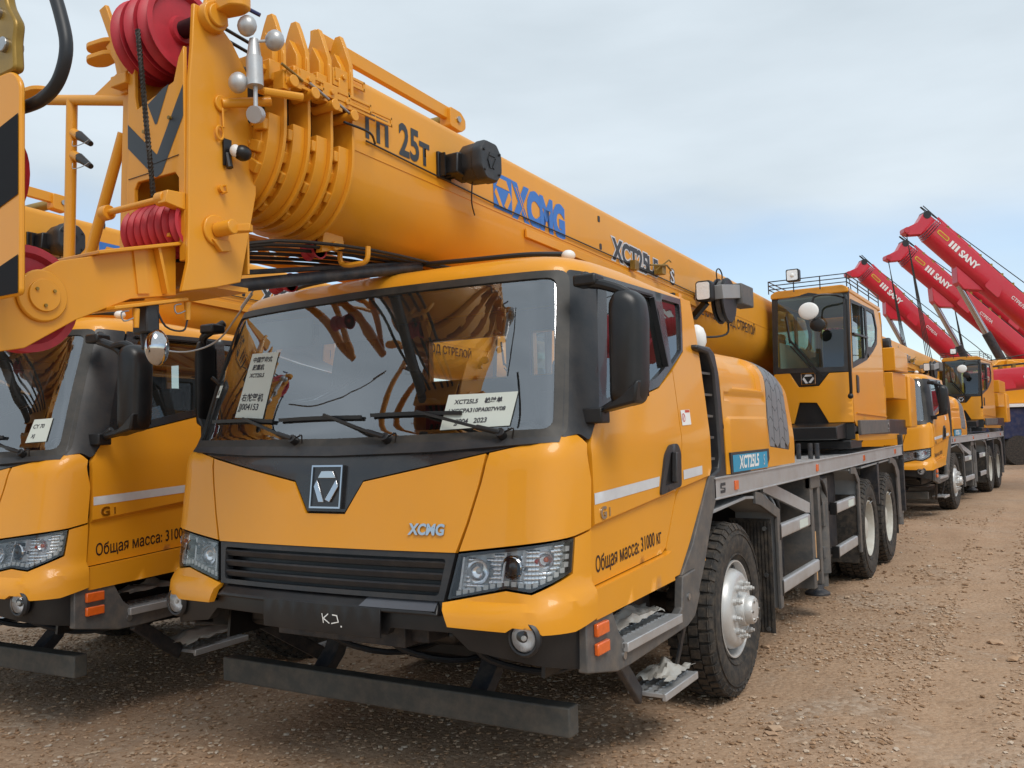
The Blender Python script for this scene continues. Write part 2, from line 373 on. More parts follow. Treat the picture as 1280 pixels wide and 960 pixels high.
# ------------------------------------------------------------------ wheels
def wheel(root, xo, y, sg, kind, nm='wheel'):
    """tyre whose outer face is at x = sg*xo"""
    T = MB(); o = Vector((sg*xo, y, .54))
    prof = [(.285,-.055),(.30,-.045),(.33,-.018),(.37,-.006),(.41,0),(.45,-.002),(.49,-.012),(.512,-.022),(.520,-.04),(.522,-.15),(.520,-.26),(.512,-.278),(.45,-.298),(.37,-.294),(.30,-.255),(.285,-.245)]
    T.lathe(prof, o, 'x', 64, caps=False, sgn=sg)
    # raised rings on the side wall
    T.lathe([(.335,-.017),(.337,-.008),(.343,-.008),(.346,-.014)], o, 'x', 48, caps=False, sgn=sg)
    T.lathe([(.462,-.006),(.464,.002),(.470,.001),(.473,-.01)], o, 'x', 64, caps=False, sgn=sg)
    nb = 46
    for row, (x0, x1, ph) in enumerate(((.018,.080,0),(.088,.143,.5),(.157,.212,.2),(.220,.282,.7))):
        for k in range(nb):
            a = 2*math.pi*(k+ph)/nb; h = math.pi/nb*.80
            vs = []
            for r in (.505, .541 if row in (1,2) else .538):
                for (x, da) in ((x0, -h),(x1, -h*.8),(x1+.004, h*.9),(x0+.004, h)):
                    q = r-(.012 if (row == 0 and x < .03) or (row == 3 and x > .26) else 0)*(r > .51)
                    vs.append(o+Vector((-sg*x, q*math.cos(a+da), q*math.sin(a+da))))
            T.add(vs, [(0,3,2,1),(4,5,6,7),(0,1,5,4),(1,2,6,5),(2,3,7,6),(3,0,4,7)])
        # shoulder lugs reaching on to the side wall
    for k in range(nb):
        a = 2*math.pi*k/nb; h = math.pi/nb*.72
        vs = [o+Vector((sg*x, r*math.cos(a+d), r*math.sin(a+d))) for x, r in ((-.030,.534),(-.004,.497),(-.012,.480),(-.04,.50)) for d in (-h, h)]
        T.add(vs, [(0,1,3,2),(2,3,5,4),(4,5,7,6),(0,2,4,6),(1,7,5,3)])
    W = T.build(nm, 'rubber', root, recalc=True, merge=False)
    R = MB()
    if kind == 'front':
        R.lathe([(.292,-.06),(.303,-.035),(.300,-.022),(.292,-.022),(.285,-.035),(.278,-.10),(.268,-.155),(.262,-.16)], o, 'x', 56, caps=False, sgn=sg)
        R.lathe([(.268,-.16),(.258,-.10),(.245,-.035),(.228,-.004),(.205,.010),(.18,.012),(.10,.012)], o, 'x', 56, caps=True, sgn=sg)
        R.build('rim', 'silver', W)
        # hand holes of the disc
        for k in range(8):
            a = 2*math.pi*(k+.5)/8; c = o+Vector((sg*-.062, .256*math.cos(a), .256*math.sin(a)))
            MB().sphere(c, .022, 10, (.5,1,1)).build('hand_hole', 'chassis', W)
        MB().lathe([(.105,.0),(.105,.040),(.098,.052),(.088,.055),(.086,.085),(.076,.098),(.045,.104),(.0005,.105)], o, 'x', 32, sgn=sg).build('hub', 'silver', W)
        for k in range(6):
            a = 2*math.pi*k/6; MB().cyl(o+Vector((sg*.09, .062*math.cos(a), .062*math.sin(a))), o+Vector((sg*.108, .062*math.cos(a), .062*math.sin(a))), .008, 6).build('hub_bolt', 'steel', W)
        for k in range(10):
            a = 2*math.pi*(k+.3)/10; c = Vector((0, .160*math.cos(a), .160*math.sin(a)))
            MB().cyl(o+c+Vector((sg*.008,0,0)), o+c+Vector((sg*.028,0,0)), .024, 12, .020).cyl(o+c+Vector((sg*.028,0,0)), o+c+Vector((sg*.052,0,0)), .0175, 6).cyl(o+c+Vector((sg*.05,0,0)), o+c+Vector((sg*.066,0,0)), .010, 8).build('wheel_nut', 'silver', W, bevel=.002)
    else:
        R.lathe([(.292,-.06),(.303,-.035),(.300,-.020),(.290,-.020),(.284,-.035),(.280,-.10),(.272,-.15),(.262,-.17),(.20,-.185),(.13,-.17),(.125,-.10),(.118,-.06),(.09,-.05),(.0005,-.05)], o, 'x', 56, caps=False, sgn=sg)
        R.build('rim', 'rimcream', W)
        for k in range(10):
            a = 2*math.pi*k/10; c = Vector((0, .160*math.cos(a), .160*math.sin(a)))
            MB().cyl(o+c+Vector((sg*-.18,0,0)), o+c+Vector((sg*-.13,0,0)), .018, 6).build('wheel_nut', 'steel', W)
        MB().tube([o+Vector((sg*-.03,.10,.255)), o+Vector((sg*.0,.115,.285))], .006, 8).build('valve', 'steel', W)
    return W

# ------------------------------------------------------------------ the crane truck
def make_cab(root):
    mb = MB()
    # structural shell behind the panels: dark inner sides, floor, rear wall with window
    for sg in (-1, 1):
        fn = side(sg)
        patch([(-2.02,.95),(-.47,.95),(-.47,2.44),(-1.66,2.44),(-1.90,1.85),(-2.0,1.66)], fn, .03, [[(-1.85,1.86),(-1.66,2.36),(-.66,2.38),(-.78,2.10),(-1.14,1.96)]], .12, -.03).build('cab_inner_side', 'black', root)
    mb.box(-1.2,1.2,-2.25,-.5,.86,.95)
    mb.build('cab_floor', 'black', root)
    rw = MB(); Y0, Y1 = -.50, -.45
    for x0, x1, z0, z1 in ((-1.2,1.2,.9,2.07),(-1.12,1.12,2.35,2.50),(-1.15,-.75,2.07,2.35),(-.10,.10,2.07,2.35),(.27,1.15,2.07,2.35)): rw.box(x0,x1,Y0,Y1,z0,z1)
    rw.build('cab_rear_wall', 'orange', root)
    li = MB()
    for x0, x1, z0, z1 in ((-1.16,1.16,.95,2.06),(-1.10,1.10,2.36,2.50),(-1.12,-.76,2.06,2.36),(-.09,.09,2.06,2.36),(.28,1.12,2.06,2.36)): li.box(x0,x1,Y0-.035,Y0-.004,z0,z1)
    wl = li.build('rear_lining', 'seat', root)
    
    # roof: rings that roll over from the side wall to a crowned top
    rings = [(0,2.425),(.0,2.46),(.010,2.492),(.035,2.518),(.08,2.537),(.16,2.550),(.32,2.560),(.6,2.567),(.9,2.570)]
    ts = [-TE-1.16+ (TE+1.16)*i/44 for i in range(89)]; vs = []; n = len(ts)
    for d, z in rings:
        zb = min(z, 2.46)
        for t in ts:
            p = S0(t, 2.43); cx = max(0, 1-d/1.0); y0 = p.y+d*.9*max(0, 1-(p.y+2.03)/1.6)
            yr = min(y0, -.43); yr -= .0
            vs.append((p.x*cx*(1-.02*(z-2.42)/.1), yr+.02*(z-2.42)/.1, z-.045*max(0,(yr+1.3))*(z > 2.47)*(min(1,(z-2.47)/.04))))
    fs = [(i*n+j, i*n+j+1, (i+1)*n+j+1, (i+1)*n+j) for i in range(len(rings)-1) for j in range(n-1)]
    k = (len(rings)-1)*n; fs.append(tuple(k+j for j in range(n)))
    fs.append(tuple([i*n for i in range(len(rings))]+[i*n+n-1 for i in reversed(range(len(rings)))]))
    roof = MB().add(vs, fs).build('cab_roof', 'orange', root, smooth=50)
    MB().tube([(-1.02,-1.60,2.575),(-.8,-1.70,2.60),(-.42,-1.72,2.612),(.08,-1.74,2.612),(.42,-1.70,2.606),(.74,-1.66,2.598),(.93,-1.60,2.585)], .013, 8, sm=6).build('roof_cable', 'hose', roof)
    MB().sphere((.95,-1.60,2.575), .036, 14, (1,1,.8)).build('marker_lamp', 'white', roof)
    MB().sphere((-1.0,-1.60,2.575), .036, 14, (1,1,.8)).build('marker_lamp', 'white', roof)
    # header band above the glass
    hp = patch([(-1.42,2.405),(1.42,2.405),(1.42,2.47),(-1.42,2.47)], S, .02, [], .08, .002)
    # windscreen, seal, A pillars, cowl
    gi, gj = 96, 30; gv = [S(-1.185+2.37*i/gi, 1.665+.765*j/gj, .006) for i in range(gi+1) for j in range(gj+1)]
    ws = MB().add(gv, [(i*(gj+1)+j, (i+1)*(gj+1)+j, (i+1)*(gj+1)+j+1, i*(gj+1)+j+1) for i in range(gi) for j in range(gj)]).build('windshield', 'glass', root, recalc=False)
    patch(rnd([(-1.215,1.650),(0,1.632),(1.215,1.650),(1.205,2.437),(0,2.446),(-1.205,2.437)], .06), S, .03, [rnd([(-1.150,1.695),(0,1.680),(1.150,1.695),(1.145,2.400),(0,2.408),(-1.145,2.400)], .05)], .06, .014).build('seal', 'seal', ws, bevel=.004)
    for s in (-1, 1):
        sg = s; pl = [(1.19,1.652),(1.272,1.672),(1.345,1.640),(1.40,1.80),(1.372,2.435),(1.19,2.442)]
        if s < 0: pl = mir(pl)[::-1]
        patch(rnd(pl, .02), S, .03, [], .05, .012).build('pillar_cover', 'greyplastic', root, bevel=.004)
    cow = [(-1.268,1.690),(-1.262,1.680),(-.885,1.604),(-.215,1.482),(-.118,1.336),(.118,1.336),(.215,1.482),(.885,1.604),(1.262,1.680),(1.268,1.69),(1.18,1.665),(0,1.645),(-1.18,1.665)]
    # lower half of the cowl and a lip below the glass
    cowl = patch([(-1.25,1.678),(-.885,1.606),(-.218,1.484),(-.120,1.338),(.120,1.338),(.218,1.484),(.885,1.606),(1.25,1.678),(1.17,1.668),(0,1.652),(-1.17,1.668)], S, .03, [], .05, .004).build('cowl_panel', 'blackgloss', root, bevel=.004)
    patch([(-1.19,1.632),(-.6,1.606),(0,1.598),(.6,1.606),(1.19,1.632),(1.19,1.658),(0,1.638),(-1.19,1.658)], S, .02, [], .06, .016).build('cowl_lip', 'greyplastic', cowl, bevel=.005)
    for (p, q, b0, b1) in (((-.27,1.668),(-.726,1.800),(-1.02,1.795),(-.484,1.781)), ((.324,1.660),(-.107,1.797),(-.435,1.784),(.134,1.780)), ((.931,1.664),(.468,1.791),(.193,1.786),(.711,1.778))):
        w = MB().cyl(S(p[0], p[1], .0), S(p[0], p[1], .055), .022, 14).tube([S(p[0], p[1], .05), S(p[0]*.75+q[0]*.25, p[1]*.75+q[1]*.25, .055)], .013, 8).bar(S(p[0]*.75+q[0]*.25, p[1]*.75+q[1]*.25, .055), S(q[0], q[1], .035), .012, .014).build('wiper', 'black', root, bevel=.002)
        bl = MB()
        for k in range(6):
            a, b = k/6, (k+1)/6; bl.bar(S(b0[0]+(b1[0]-b0[0])*a, b0[1]+(b1[1]-b0[1])*a+.004*math.sin(a*3.14), .022), S(b0[0]+(b1[0]-b0[0])*b, b0[1]+(b1[1]-b0[1])*b+.004*math.sin(b*3.14), .022), .010, .018)
        bl.build('wiper_blade', 'black', w)
        MB().tube([S(p[0]+.02, p[1]+.01, .04), S(p[0]+.06, p[1]+.02, .05), S(p[0]+.05, p[1]-.01, .02)], .004, 6, sm=4).build('washer_hose', 'black', w)
    # hood
    def hd(t, z): return .012*sstep(1.22,1.25, z)*0+ .006*(1-sstep(0,.05,abs(t)-.70))*0
    hood = patch([(-.872,1.596),(-.224,1.478),(-.126,1.328),(.126,1.328),(.224,1.478),(.872,1.596),(.845,1.47),(.795,1.30),(.748,1.172),(-.748,1.172),(-.795,1.30),(-.845,1.47)], S, .025, [], .06, .010).build('hood', 'orange', root, bevel=.006)
    # badge plate
    eb = patch([(-.090,1.352),(.105,1.352),(.108,1.556),(-.088,1.556)], S, .014, [], .05, .018).build('emblem', 'blackgloss', root, bevel=.003)
    W_, H_ = .196, .204
    ef = lambda u, v, d=0: S(-.090+u, 1.352+v, .019+d)
    poly_mb(ring_poly(W_, H_, .008), ef, .008).build('emblem_frame', 'chrome', eb)
    for e in EMB: poly_mb([[(u*W_, v*H_) for u, v in e]], ef, .010).build('emblem_mark', 'chrome', eb, bevel=.002)
    tb = text_mb('XCMG', .066, lambda u, v, d=0: S(.505+u+v*.1, 1.246+v, .011+d), .0026, sx=.95, th=.008); tb.build('maker_badge', 'chrome', hood)
    # corner panels
    for s in (-1, 1):
        pl = [(.887,1.599),(1.262,1.672),(1.338,1.628),(1.385,1.47),(1.394,1.262),(1.29,1.240),(.766,1.178),(.808,1.30),(.858,1.47)]
        if s < 0: pl = mir(pl)[::-1]
        def D(t, z):
            a = abs(t); return .010*sstep(1.05,1.13,a)*(1-sstep(1.22,1.30,a))-.014*sstep(1.57, 1.66, z-(a-.9)*.12)
        patch(pl, bumps(S, D), .03, [], .045, .010).build('corner_panel', 'orange', root, bevel=.006)
    # bumper: orange ends, black centre
    for s in (-1, 1):
        pl = [(.700,.962),(.745,.868),(1.015,.862),(1.045,.880),(1.13,.872),(1.155,.852),(1.29,.852),(1.445,.888),(1.428,1.0),(1.402,1.252),(1.298,1.230),(1.293,1.082),(1.110,1.008),(.997,1.022)]
        if s < 0: pl = mir(pl)[::-1]
        def D(t, z): return .032*(1-sstep(.925,.975,z-.06*sstep(1.0,1.4,abs(t))))-.004
        patch(pl, bumps(S, D), .035, [], .035, .008).build('bumper_end', 'orange', root, bevel=.006)
    def Db(t, z): return .03*sstep(.85,.90,z)-.02*sstep(.93,.97,z)
    bb = patch([(-.70,.965),(.70,.965),(.735,.875),(1.44,.868),(1.45,.655),(1.22,.700),(1.02,.735),(.82,.765),(.74,.835),(.42,.835),(.40,.80),(-.34,.80),(-.36,.835),(-.74,.835),(-.82,.765),(-1.02,.735),(-1.22,.70),(-1.45,.655),(-1.44,.868),(-.735,.875)], S, .05, [], .05, -.012).build('bumper', 'black', root, bevel=.006)
    patch([(-.69,.905),(.69,.905),(.665,.972),(-.665,.972)], bumps(S, lambda t, z: -.05*max(0,min(1,(z-.92)/.05))), .04, [], .05, .030, [[(-.69,.92),(.69,.92)]]).build('bumper_top', 'black', bb, bevel=.006)
    patch([(.27,.923),(.675,.923),(.665,.966),(.29,.966)], bumps(S, lambda t, z: -.05*max(0,min(1,(z-.92)/.05))), 0, [], .05, .0325).build('sheen_strip', 'chamfer_sheen', bb)  # shine of the top chamfer, painted as a paler strip on the black
    pt = patch([(-.325,.795),(.395,.795),(.395,.918),(-.325,.918)], S, .012, [], .08, .034).build('plate_holder', 'black', bb, bevel=.002)
    sc = [[(.06,.88),(.065,.88),(.075,.84),(.07,.84)],[(.07,.862),(.10,.882),(.102,.878),(.074,.858)],[(.074,.862),(.11,.842),(.108,.838),(.072,.856)],[(.125,.88),(.155,.878),(.155,.873),(.125,.875)],[(.155,.878),(.165,.85),(.16,.848),(.15,.874)],[(.12,.843),(.165,.852),(.165,.848),(.12,.838)],[(.175,.835),(.183,.835),(.183,.828),(.175,.828)]]
    poly_mb(sc, lambda u, v, d=0: S(u, v, .0355+d)).build('chalk_mark', 'white', pt)
    # fog lamps
    for s in (-1, 1):
        c = S(s*1.085, .838, .012); MB().lathe([(.075,.02),(.078,.0),(.068,-.012),(.060,-.010),(.058,.01)], c, 'y', 28, caps=False).build('fog_lamp_housing', 'greyplastic', bb)
        fl = MB().lathe([(.058,.03),(.056,-.004),(.045,.014),(.02,.026),(.0005,.028)], c, 'y', 28, caps=False).build('fog_lamp', 'reflector', root)
        MB().lathe([(.059,-.004),(.050,-.018),(.03,-.026),(.0005,-.029)], c, 'y', 28, caps=False).build('lens', 'lens', fl)
        MB().sphere(c+Vector((0,.0,0)), .012, 10).build('bulb', 'white', fl)
    # grille
    g = patch([(-.742,1.166),(.742,1.166),(.705,.968),(-.705,.968)], S, .01, [], .1, -.07).build('grille', 'black', root)
    patch([(-.745,1.170),(.745,1.170),(.702,.966),(-.702,.966)], S, .05, [rnd([(-.70,1.145),(.70,1.145),(.675,.988),(-.675,.988)], .02)], .06, .004).build('grille_frame', 'greyplastic', g, bevel=.004)
    for k in range(3):
        z = 1.118-k*.050; vs = []
        nn = 30
        for i in range(nn+1):
            t = -.712+1.424*i/nn+(0)
            for (o_, dz) in ((-.045,.016),(-.006,.016),(.003,.008),(-.010,-.014),(-.045,-.016)): vs.append(S(t, z+dz, o_))
        fs = [(i*5+j, i*5+(j+1)%5, (i+1)*5+(j+1)%5, (i+1)*5+j) for i in range(nn) for j in range(5)]+[(0,1,2,3,4), tuple(nn*5+j for j in (4,3,2,1,0))]
        MB().add(vs, fs).build('grille_slat', 'greyplastic', g)
    # headlights
    for s in (-1, 1):
        pl = [(.764,1.168),(1.288,1.230),(1.284,1.092),(1.107,1.018),(.997,1.032),(.724,.976)]
        q = (lambda p: mir(p)[::-1]) if s < 0 else (lambda p: p)
        def D(t, z): return .003*math.sin(t*120)+.006*math.sin(t*31+z*14)
        hl = patch(q(pl), bumps(S, D), .0, [], .018, -.045).build('headlight', 'reflector', root, smooth=60)
        rim_in = [(.776,1.160),(1.278,1.219),(1.274,1.098),(1.105,1.029),(.996,1.042),(.736,.988)]
        patch(q(pl), S, .06, [q(rim_in)], .05, .004).build('headlight_frame', 'black', hl)
        patch(q(pl), S, 0, [], .05, .007).build('lens', 'lens', hl)
        P_ = lambda t, z, o_: S(s*t, z, o_)
        c = P_(1.015, 1.118, -.012)
        MB().lathe([(.050,.03),(.052,-.005),(.046,-.012),(.040,-.006),(.036,.012)], c, 'y', 28, caps=False).build('projector_ring', 'chrome', hl)
        MB().sphere(c, .036, 18, (1,.55,1)).build('projector', 'blackgloss', hl)
        for (t, z, r) in ((.855,1.100,.054),):
            c = P_(t, z, -.014); MB().lathe([(r,-.004),(r*.92,.006),(r*.75,.016),(r*.5,.024),(.0005,.030)], c, 'y', 28, caps=False).build('reflector_bowl', 'facet', hl)
            MB().sphere(P_(t, z, -.018), .014, 12).build('bulb', 'white', hl)
        c = P_(1.165, 1.150, -.016); MB().lathe([(.040,-.004),(.034,.008),(.02,.018),(.0005,.02)], c, 'y', 20, caps=False).build('reflector_bowl', 'facet', hl)
        MB().sphere(c, .012, 10).build('turn_bulb', 'amber', hl); MB().sphere(P_(1.12,1.145,-.025), .009, 10).build('turn_bulb', 'redlabel', hl)
        fl_ = MB(); inset = [(.785,1.150),(1.262,1.208),(1.258,1.112),(1.105,1.045),(.997,1.058),(.748,1.005)]
        nz = 12
        for i in range(30):
            for j in range(nz):
                t = .74+.018*i; z = .995+.018*j
                if not inpoly((t+.008, z+.009), inset) or any(math.hypot(t+.008-a_, z+.009-b_) < r_c for a_, b_, r_c in ((.855,1.100,.056),(1.015,1.118,.058),(1.165,1.148,.042))): continue
                q = [P_(t, z, -.022), P_(t+.0165, z, -.022), P_(t+.0165, z+.0165, -.034), P_(t, z+.0165, -.034), P_(t, z, -.040), P_(t+.0165, z, -.040)]
                fl_.add(q, [(0,1,2,3),(4,5,1,0)])
        fl_.build('reflector_flutes', 'facet', hl, kind='stuff', merge=False, recalc=False)
        for (t, z0, z1) in ((.775,1.02,1.155),(.975,1.06,1.180),(1.060,1.065,1.188)): MB().bar(P_(t,z0,-.025), P_(t+.01,z1,-.025), .010, .035, (0,1,0)).build('lamp_divider', 'reflector', hl)
        path = [(.752,1.000),(.87,1.027),(.997,1.054),(1.107,1.041),(1.19,1.073),(1.262,1.110),(1.268,1.16),(1.266,1.205)]
        ds = [0]
        for a, b in zip(path, path[1:]): ds.append(ds[-1]+math.hypot(b[0]-a[0], b[1]-a[1]))
        for k in range(19):
            d = ds[-1]*(k+.5)/19; t = float(np.interp(d, ds, [p[0] for p in path])); z = float(np.interp(d, ds, [p[1] for p in path]))
            vs = [S(s*(t+a), z+b, o_) for o_ in (-.03,-.008) for a, b in ((-.0115,-.0105),(.0115,-.0105),(.0115,.0105),(-.0115,.0105))]
            MB().add(vs, [(0,1,2,3),(4,5,6,7),(0,1,5,4),(1,2,6,5),(2,3,7,6),(3,0,4,7)]).build('led', 'white', hl)
    # sides
    for s in (-1, 1):
        fn = side(s)
        def Ds(y, z):
            ln = 1.268+(y+2.05)*.085
            return -.014*sstep(ln+.004, ln-.022, z) + .006*sstep(1.0,.985,z)
        def Ds2(y, z): return -.022*(1-sstep(1.268+(y+2.05)*.085-.012, 1.268+(y+2.05)*.085+.006, z))
        cl_ = lambda y: 1.268+(y+2.05)*.085
        DL = [[(-2.08, cl_(-2.08)+.006), (-.4, cl_(-.4)+.006)], [(-2.08, cl_(-2.08)-.012), (-.4, cl_(-.4)-.012)]]
        dr = patch([(-2.030,1.625),(-1.955,1.745),(-1.16,1.900),(-.93,2.00),(-.93,1.60),(-1.0,1.32),(-1.17,1.068),(-1.22,1.045),(-2.062,1.004),(-2.036,1.255)], bumps(fn, Ds2), .03, [], .045, .010, DL).build('door', 'orange', root, bevel=.005)
        patch([(-.922,2.005),(-.71,2.12),(-.575,2.455),(-.42,2.455),(-.445,1.98),(-.455,1.40),(-.80,1.06),(-.985,.90),(-1.13,.895),(-1.16,1.062),(-.99,1.32),(-.922,1.60)], bumps(fn, Ds2), .03, [], .045, .010, DL).build('cab_side_panel', 'orange', root, bevel=.005)
        patch([(-2.064,.998),(-1.22,1.039),(-1.165,1.05),(-1.135,.895),(-2.072,.868),(-2.070,.89)], fn, .04, [], .06, .020).build('sill_panel', 'orange', root, bevel=.008)
        patch([(-2.07,.862),(-.99,.890),(-1.0,.60),(-2.1,.60)], lambda u, v, o_=0: Vector((s*(1.02+o_), u, v)), .02, [], .2).build('step_backing', 'black', root)
        # window surround and glass
        fr = [(-1.985,1.70),(-1.955,1.752),(-1.16,1.908),(-.71,2.128),(-.585,2.448),(-1.70,2.440),(-1.76,2.30)]
        h1 = rnd([(-1.835,1.825),(-1.20,1.945),(-1.015,2.02),(-.985,2.34),(-1.06,2.395),(-1.635,2.392)], .03)
        h2 = rnd([(-.925,2.035),(-.735,2.128),(-.625,2.412),(-.905,2.412)], .02)
        wf = patch(fr, fn, .03, [h1, h2], .06, .010).build('window_frame', 'blackgloss', dr, bevel=.004)
        patch(h1, fn, 0, [], .1, -.004).build('side_window', 'sideglass', dr)
        patch(h2, fn, 0, [], .1, -.004).build('quarter_window', 'sideglass', root)
        # inner guide bars of the window
        MB().bar(fn(-1.06,2.40,.014), fn(-1.02,2.02,.014), .014, .03, (1,0,0)).bar(fn(-1.66,2.405,.016), fn(-1.06,2.41,.016), .012, .02, (1,0,0)).build('window_trim', 'black', dr)
        # handle
        ho = [(-1.285,1.345),(-.985,1.375),(-.975,1.56),(-1.02,1.605),(-1.13,1.60),(-1.20,1.55)]
        hh = patch(rnd(ho, .025), fn, .02, [rnd([(-1.225,1.39),(-1.06,1.40),(-1.045,1.55),(-1.12,1.565)], .02)], .04, .022).build('door_handle', 'greyplastic', dr, bevel=.005)
        patch([(-1.24,1.37),(-1.04,1.39),(-1.03,1.57),(-1.15,1.58)], fn, 0, [], .1, .0115).build('handle_recess', 'black', dr)
        MB().bar(fn(-1.085,1.56,.03), fn(-1.105,1.40,.03), .028, .03, (1,0,0)).build('handle_grip', 'greyplastic', dr, bevel=.006)
        # stripe, badge and lettering follow the panel
        sf = bumps(fn, lambda y, z: Ds2(y, z)+.012)
        patch([(-2.030,1.360),(-1.285,1.392),(-1.27,1.442),(-2.030,1.410)], sf, 0, [], .1).build('reflective_strip', 'stripe', dr)
        patch([(-.925,1.405),(-.62,1.418),(-.62,1.468),(-.925,1.457)], sf, 0, [], .1).build('reflective_strip', 'stripe', root)
        tf = (lambda u, v, d=0: fn(-1.985+u, 1.292+v+u*.04, .0105+d)) if s > 0 else (lambda u, v, d=0: fn(-1.86-u, 1.292+v-u*.04, .0105+d))
        text_mb('G', .075, tf, .0025, sx=1.15, th=.006).build('door_badge', 'chrome', dr)
        text_mb('1', .055, (lambda u, v, d=0, tf=tf: tf(u+.085, v+.004, d)), .001, sx=.9, th=.005).build('door_badge', 'chrome', dr)
        lf = (lambda u, v, d=0: fn(-2.005+u, 1.058+v+u*.055, -.0102+d)) if s > 0 else (lambda u, v, d=0: fn(-1.215-u, 1.11+v-u*.055, -.0102+d))
        text_mb('Общая масса: 31000 кг', .098, lf, .0012, sx=.735).build('lettering', 'text', dr)
        st = patch([(-.895,1.700),(-.752,1.705),(-.752,1.790),(-.895,1.785)], sf, 0, [], .2, .001).build('warning_label', 'white', root)
        poly_mb([[(-.83,1.772),(-.76,1.774),(-.76,1.788),(-.83,1.786)]], lambda u, v, d=0: sf(u, v, .0025), 0).build('label_print', 'redlabel', st)
        k = 20; ring = [[(-.862+math.cos(2*math.pi*i/k)*.024, 1.744+math.sin(2*math.pi*i/k)*.024),(-.862+math.cos(2*math.pi*(i+1)/k)*.024, 1.744+math.sin(2*math.pi*(i+1)/k)*.024),(-.862+math.cos(2*math.pi*(i+1)/k)*.018, 1.744+math.sin(2*math.pi*(i+1)/k)*.018),(-.862+math.cos(2*math.pi*i/k)*.018, 1.744+math.sin(2*math.pi*i/k)*.018)] for i in range(k)]
        ring.append([(-.878,1.732),(-.874,1.728),(-.846,1.756),(-.850,1.760)])
        poly_mb(ring, lambda u, v, d=0: sf(u, v, .0025), 0).build('label_print', 'redlabel', st)
        # marker plate with two amber lamps, step frame
        mp_ = MB().prism([(-2.16,.905),(-1.90,.885),(-1.83,.765),(-1.76,.705),(-1.12,.690),(-1.03,.73),(-1.0,.893),(-.80,.905),(-.74,.76),(-.83,.655),(-.95,.622),(-1.72,.595),(-1.86,.598),(-2.16,.66)], 'x', s*1.215, s*1.262).build('step_frame', 'grey', root, bevel=.006)
        for z0, z1 in ((.795,.858),(.715,.775)):
            MB().box(s*1.262, s*1.285, -2.095, -1.975, z0+.004, z1-.004).build('side_marker', 'amber', mp_, bevel=.006)
        for (y, z) in ((-1.79,.655),(-.93,.775)): MB().cyl((s*1.262,y,z),(s*1.270,y,z),.018,14).build('bolt', 'steel', mp_)
        stp = MB().box(s*1.03, s*1.275, -1.80, -1.10, .688, .714); stp.box(s*1.262, s*1.29, -1.80,-1.10,.672,.716)
        stp = stp.build('step', 'alu', root, bevel=.004)
        for r in range(3):
            tr_ = MB()
            for k in range(14): tr_.cyl((s*(1.09+.06*r), -1.76+.048*k+.012*(r%2), .7145), (s*(1.09+.06*r), -1.76+.048*k+.012*(r%2), .719), .013, 8)
            tr_.build('step_studs', 'steel', stp, kind='stuff')
        lo = MB().box(s*1.03, s*1.23, -1.26, -.78, .315, .338).box(s*1.222, s*1.245, -1.26, -.78, .300, .340)
        lo = lo.build('step', 'alu', root, bevel=.004)
        for r in range(3):
            tr_ = MB()
            for k in range(10): tr_.cyl((s*(1.07+.055*r), -1.23+.048*k, .3385), (s*(1.07+.055*r), -1.23+.048*k, .343), .012, 8)
            tr_.build('step_studs', 'steel', lo, kind='stuff')
        MB().bar((s*1.19,-1.70,.60),(s*1.10,-1.27,.315),.035,.085).build('step_bracket', 'chassis', root, bevel=.008)
        MB().bar((s*1.2,-.80,.66),(s*1.12,-.80,.33),.012,.04,(0,1,0)).build('step_hanger', 'chassis', root)
        # wheel-arch panel behind the cab
        MB().prism([(-.36,1.395),(-.47,1.400),(-.80,1.035),(-.985,.895),(-.80,.905),(-.74,.76),(-.62,.90),(-.44,1.17),(-.36,1.26)], 'x', s*1.20, s*1.252).build('arch_panel', 'grey', root, bevel=.004)
        # mirrors
        MB().obox((s*1.245,-1.985,1.752), (.125,.09,.07), Matrix.Identity(3)).tube([(s*1.2,-1.95,1.745),(s*1.28,-1.985,1.765),(s*1.36,-1.98,1.81)], .02, 8).build('mirror_lower_arm', 'black', root, bevel=.012)
        a = MB().obox((s*1.245,-1.985,2.360), (.115,.10,.055), Matrix.Identity(3)).tube([(s*1.20,-1.93,2.40),(s*1.25,-1.985,2.35),(s*1.33,-2.01,2.33),(s*1.42,-1.99,2.29),(s*1.47,-1.96,2.22)] if s > 0 else [(-1.20,-1.93,2.40),(-1.25,-1.985,2.35),(-1.31,-2.0,2.31),(-1.33,-1.97,2.24)], .024, 10, sm=4)
        mr = a.build('mirror_arm', 'black', root, bevel=.012)
        if s < 0: kx = .34
        else: kx = 1
        mm = MB(); ol = [(1.345,1.800),(1.400,1.785),(1.475,1.80),(1.492,1.86),(1.505,2.18),(1.492,2.265),(1.440,2.305),(1.385,2.305),(1.355,2.26)]
        ol = [((1.36 if s > 0 else 1.30)+(x-1.36)*kx, z) for x, z in ol]; ol = rnd(ol, .04*kx)
        secs = ((0, .92, -1.915),(0, 1.0, -1.93),(0, 1.0, -1.97),(.0, .96, -2.005),(.0, .84, -2.032),(0,.55,-2.045)); cx, cz = (1.36 if s > 0 else 1.30)+.065*kx, 2.04; n = len(ol); vs = []
        for _, k, y in secs: vs += [(s*(cx+(x-cx)*k), y+.15*(x-cx), cz+(z-cz)*(1-(1-k)*.45)) for x, z in ol]
        mm.add(vs, [(i*n+j, i*n+(j+1)%n, (i+1)*n+(j+1)%n, (i+1)*n+j) for i in range(len(secs)-1) for j in range(n)]+[tuple(range(n)), tuple(range(len(secs)*n-1, (len(secs)-1)*n-1, -1))])
        mh = mm.build('mirror', 'black', root, smooth=50)
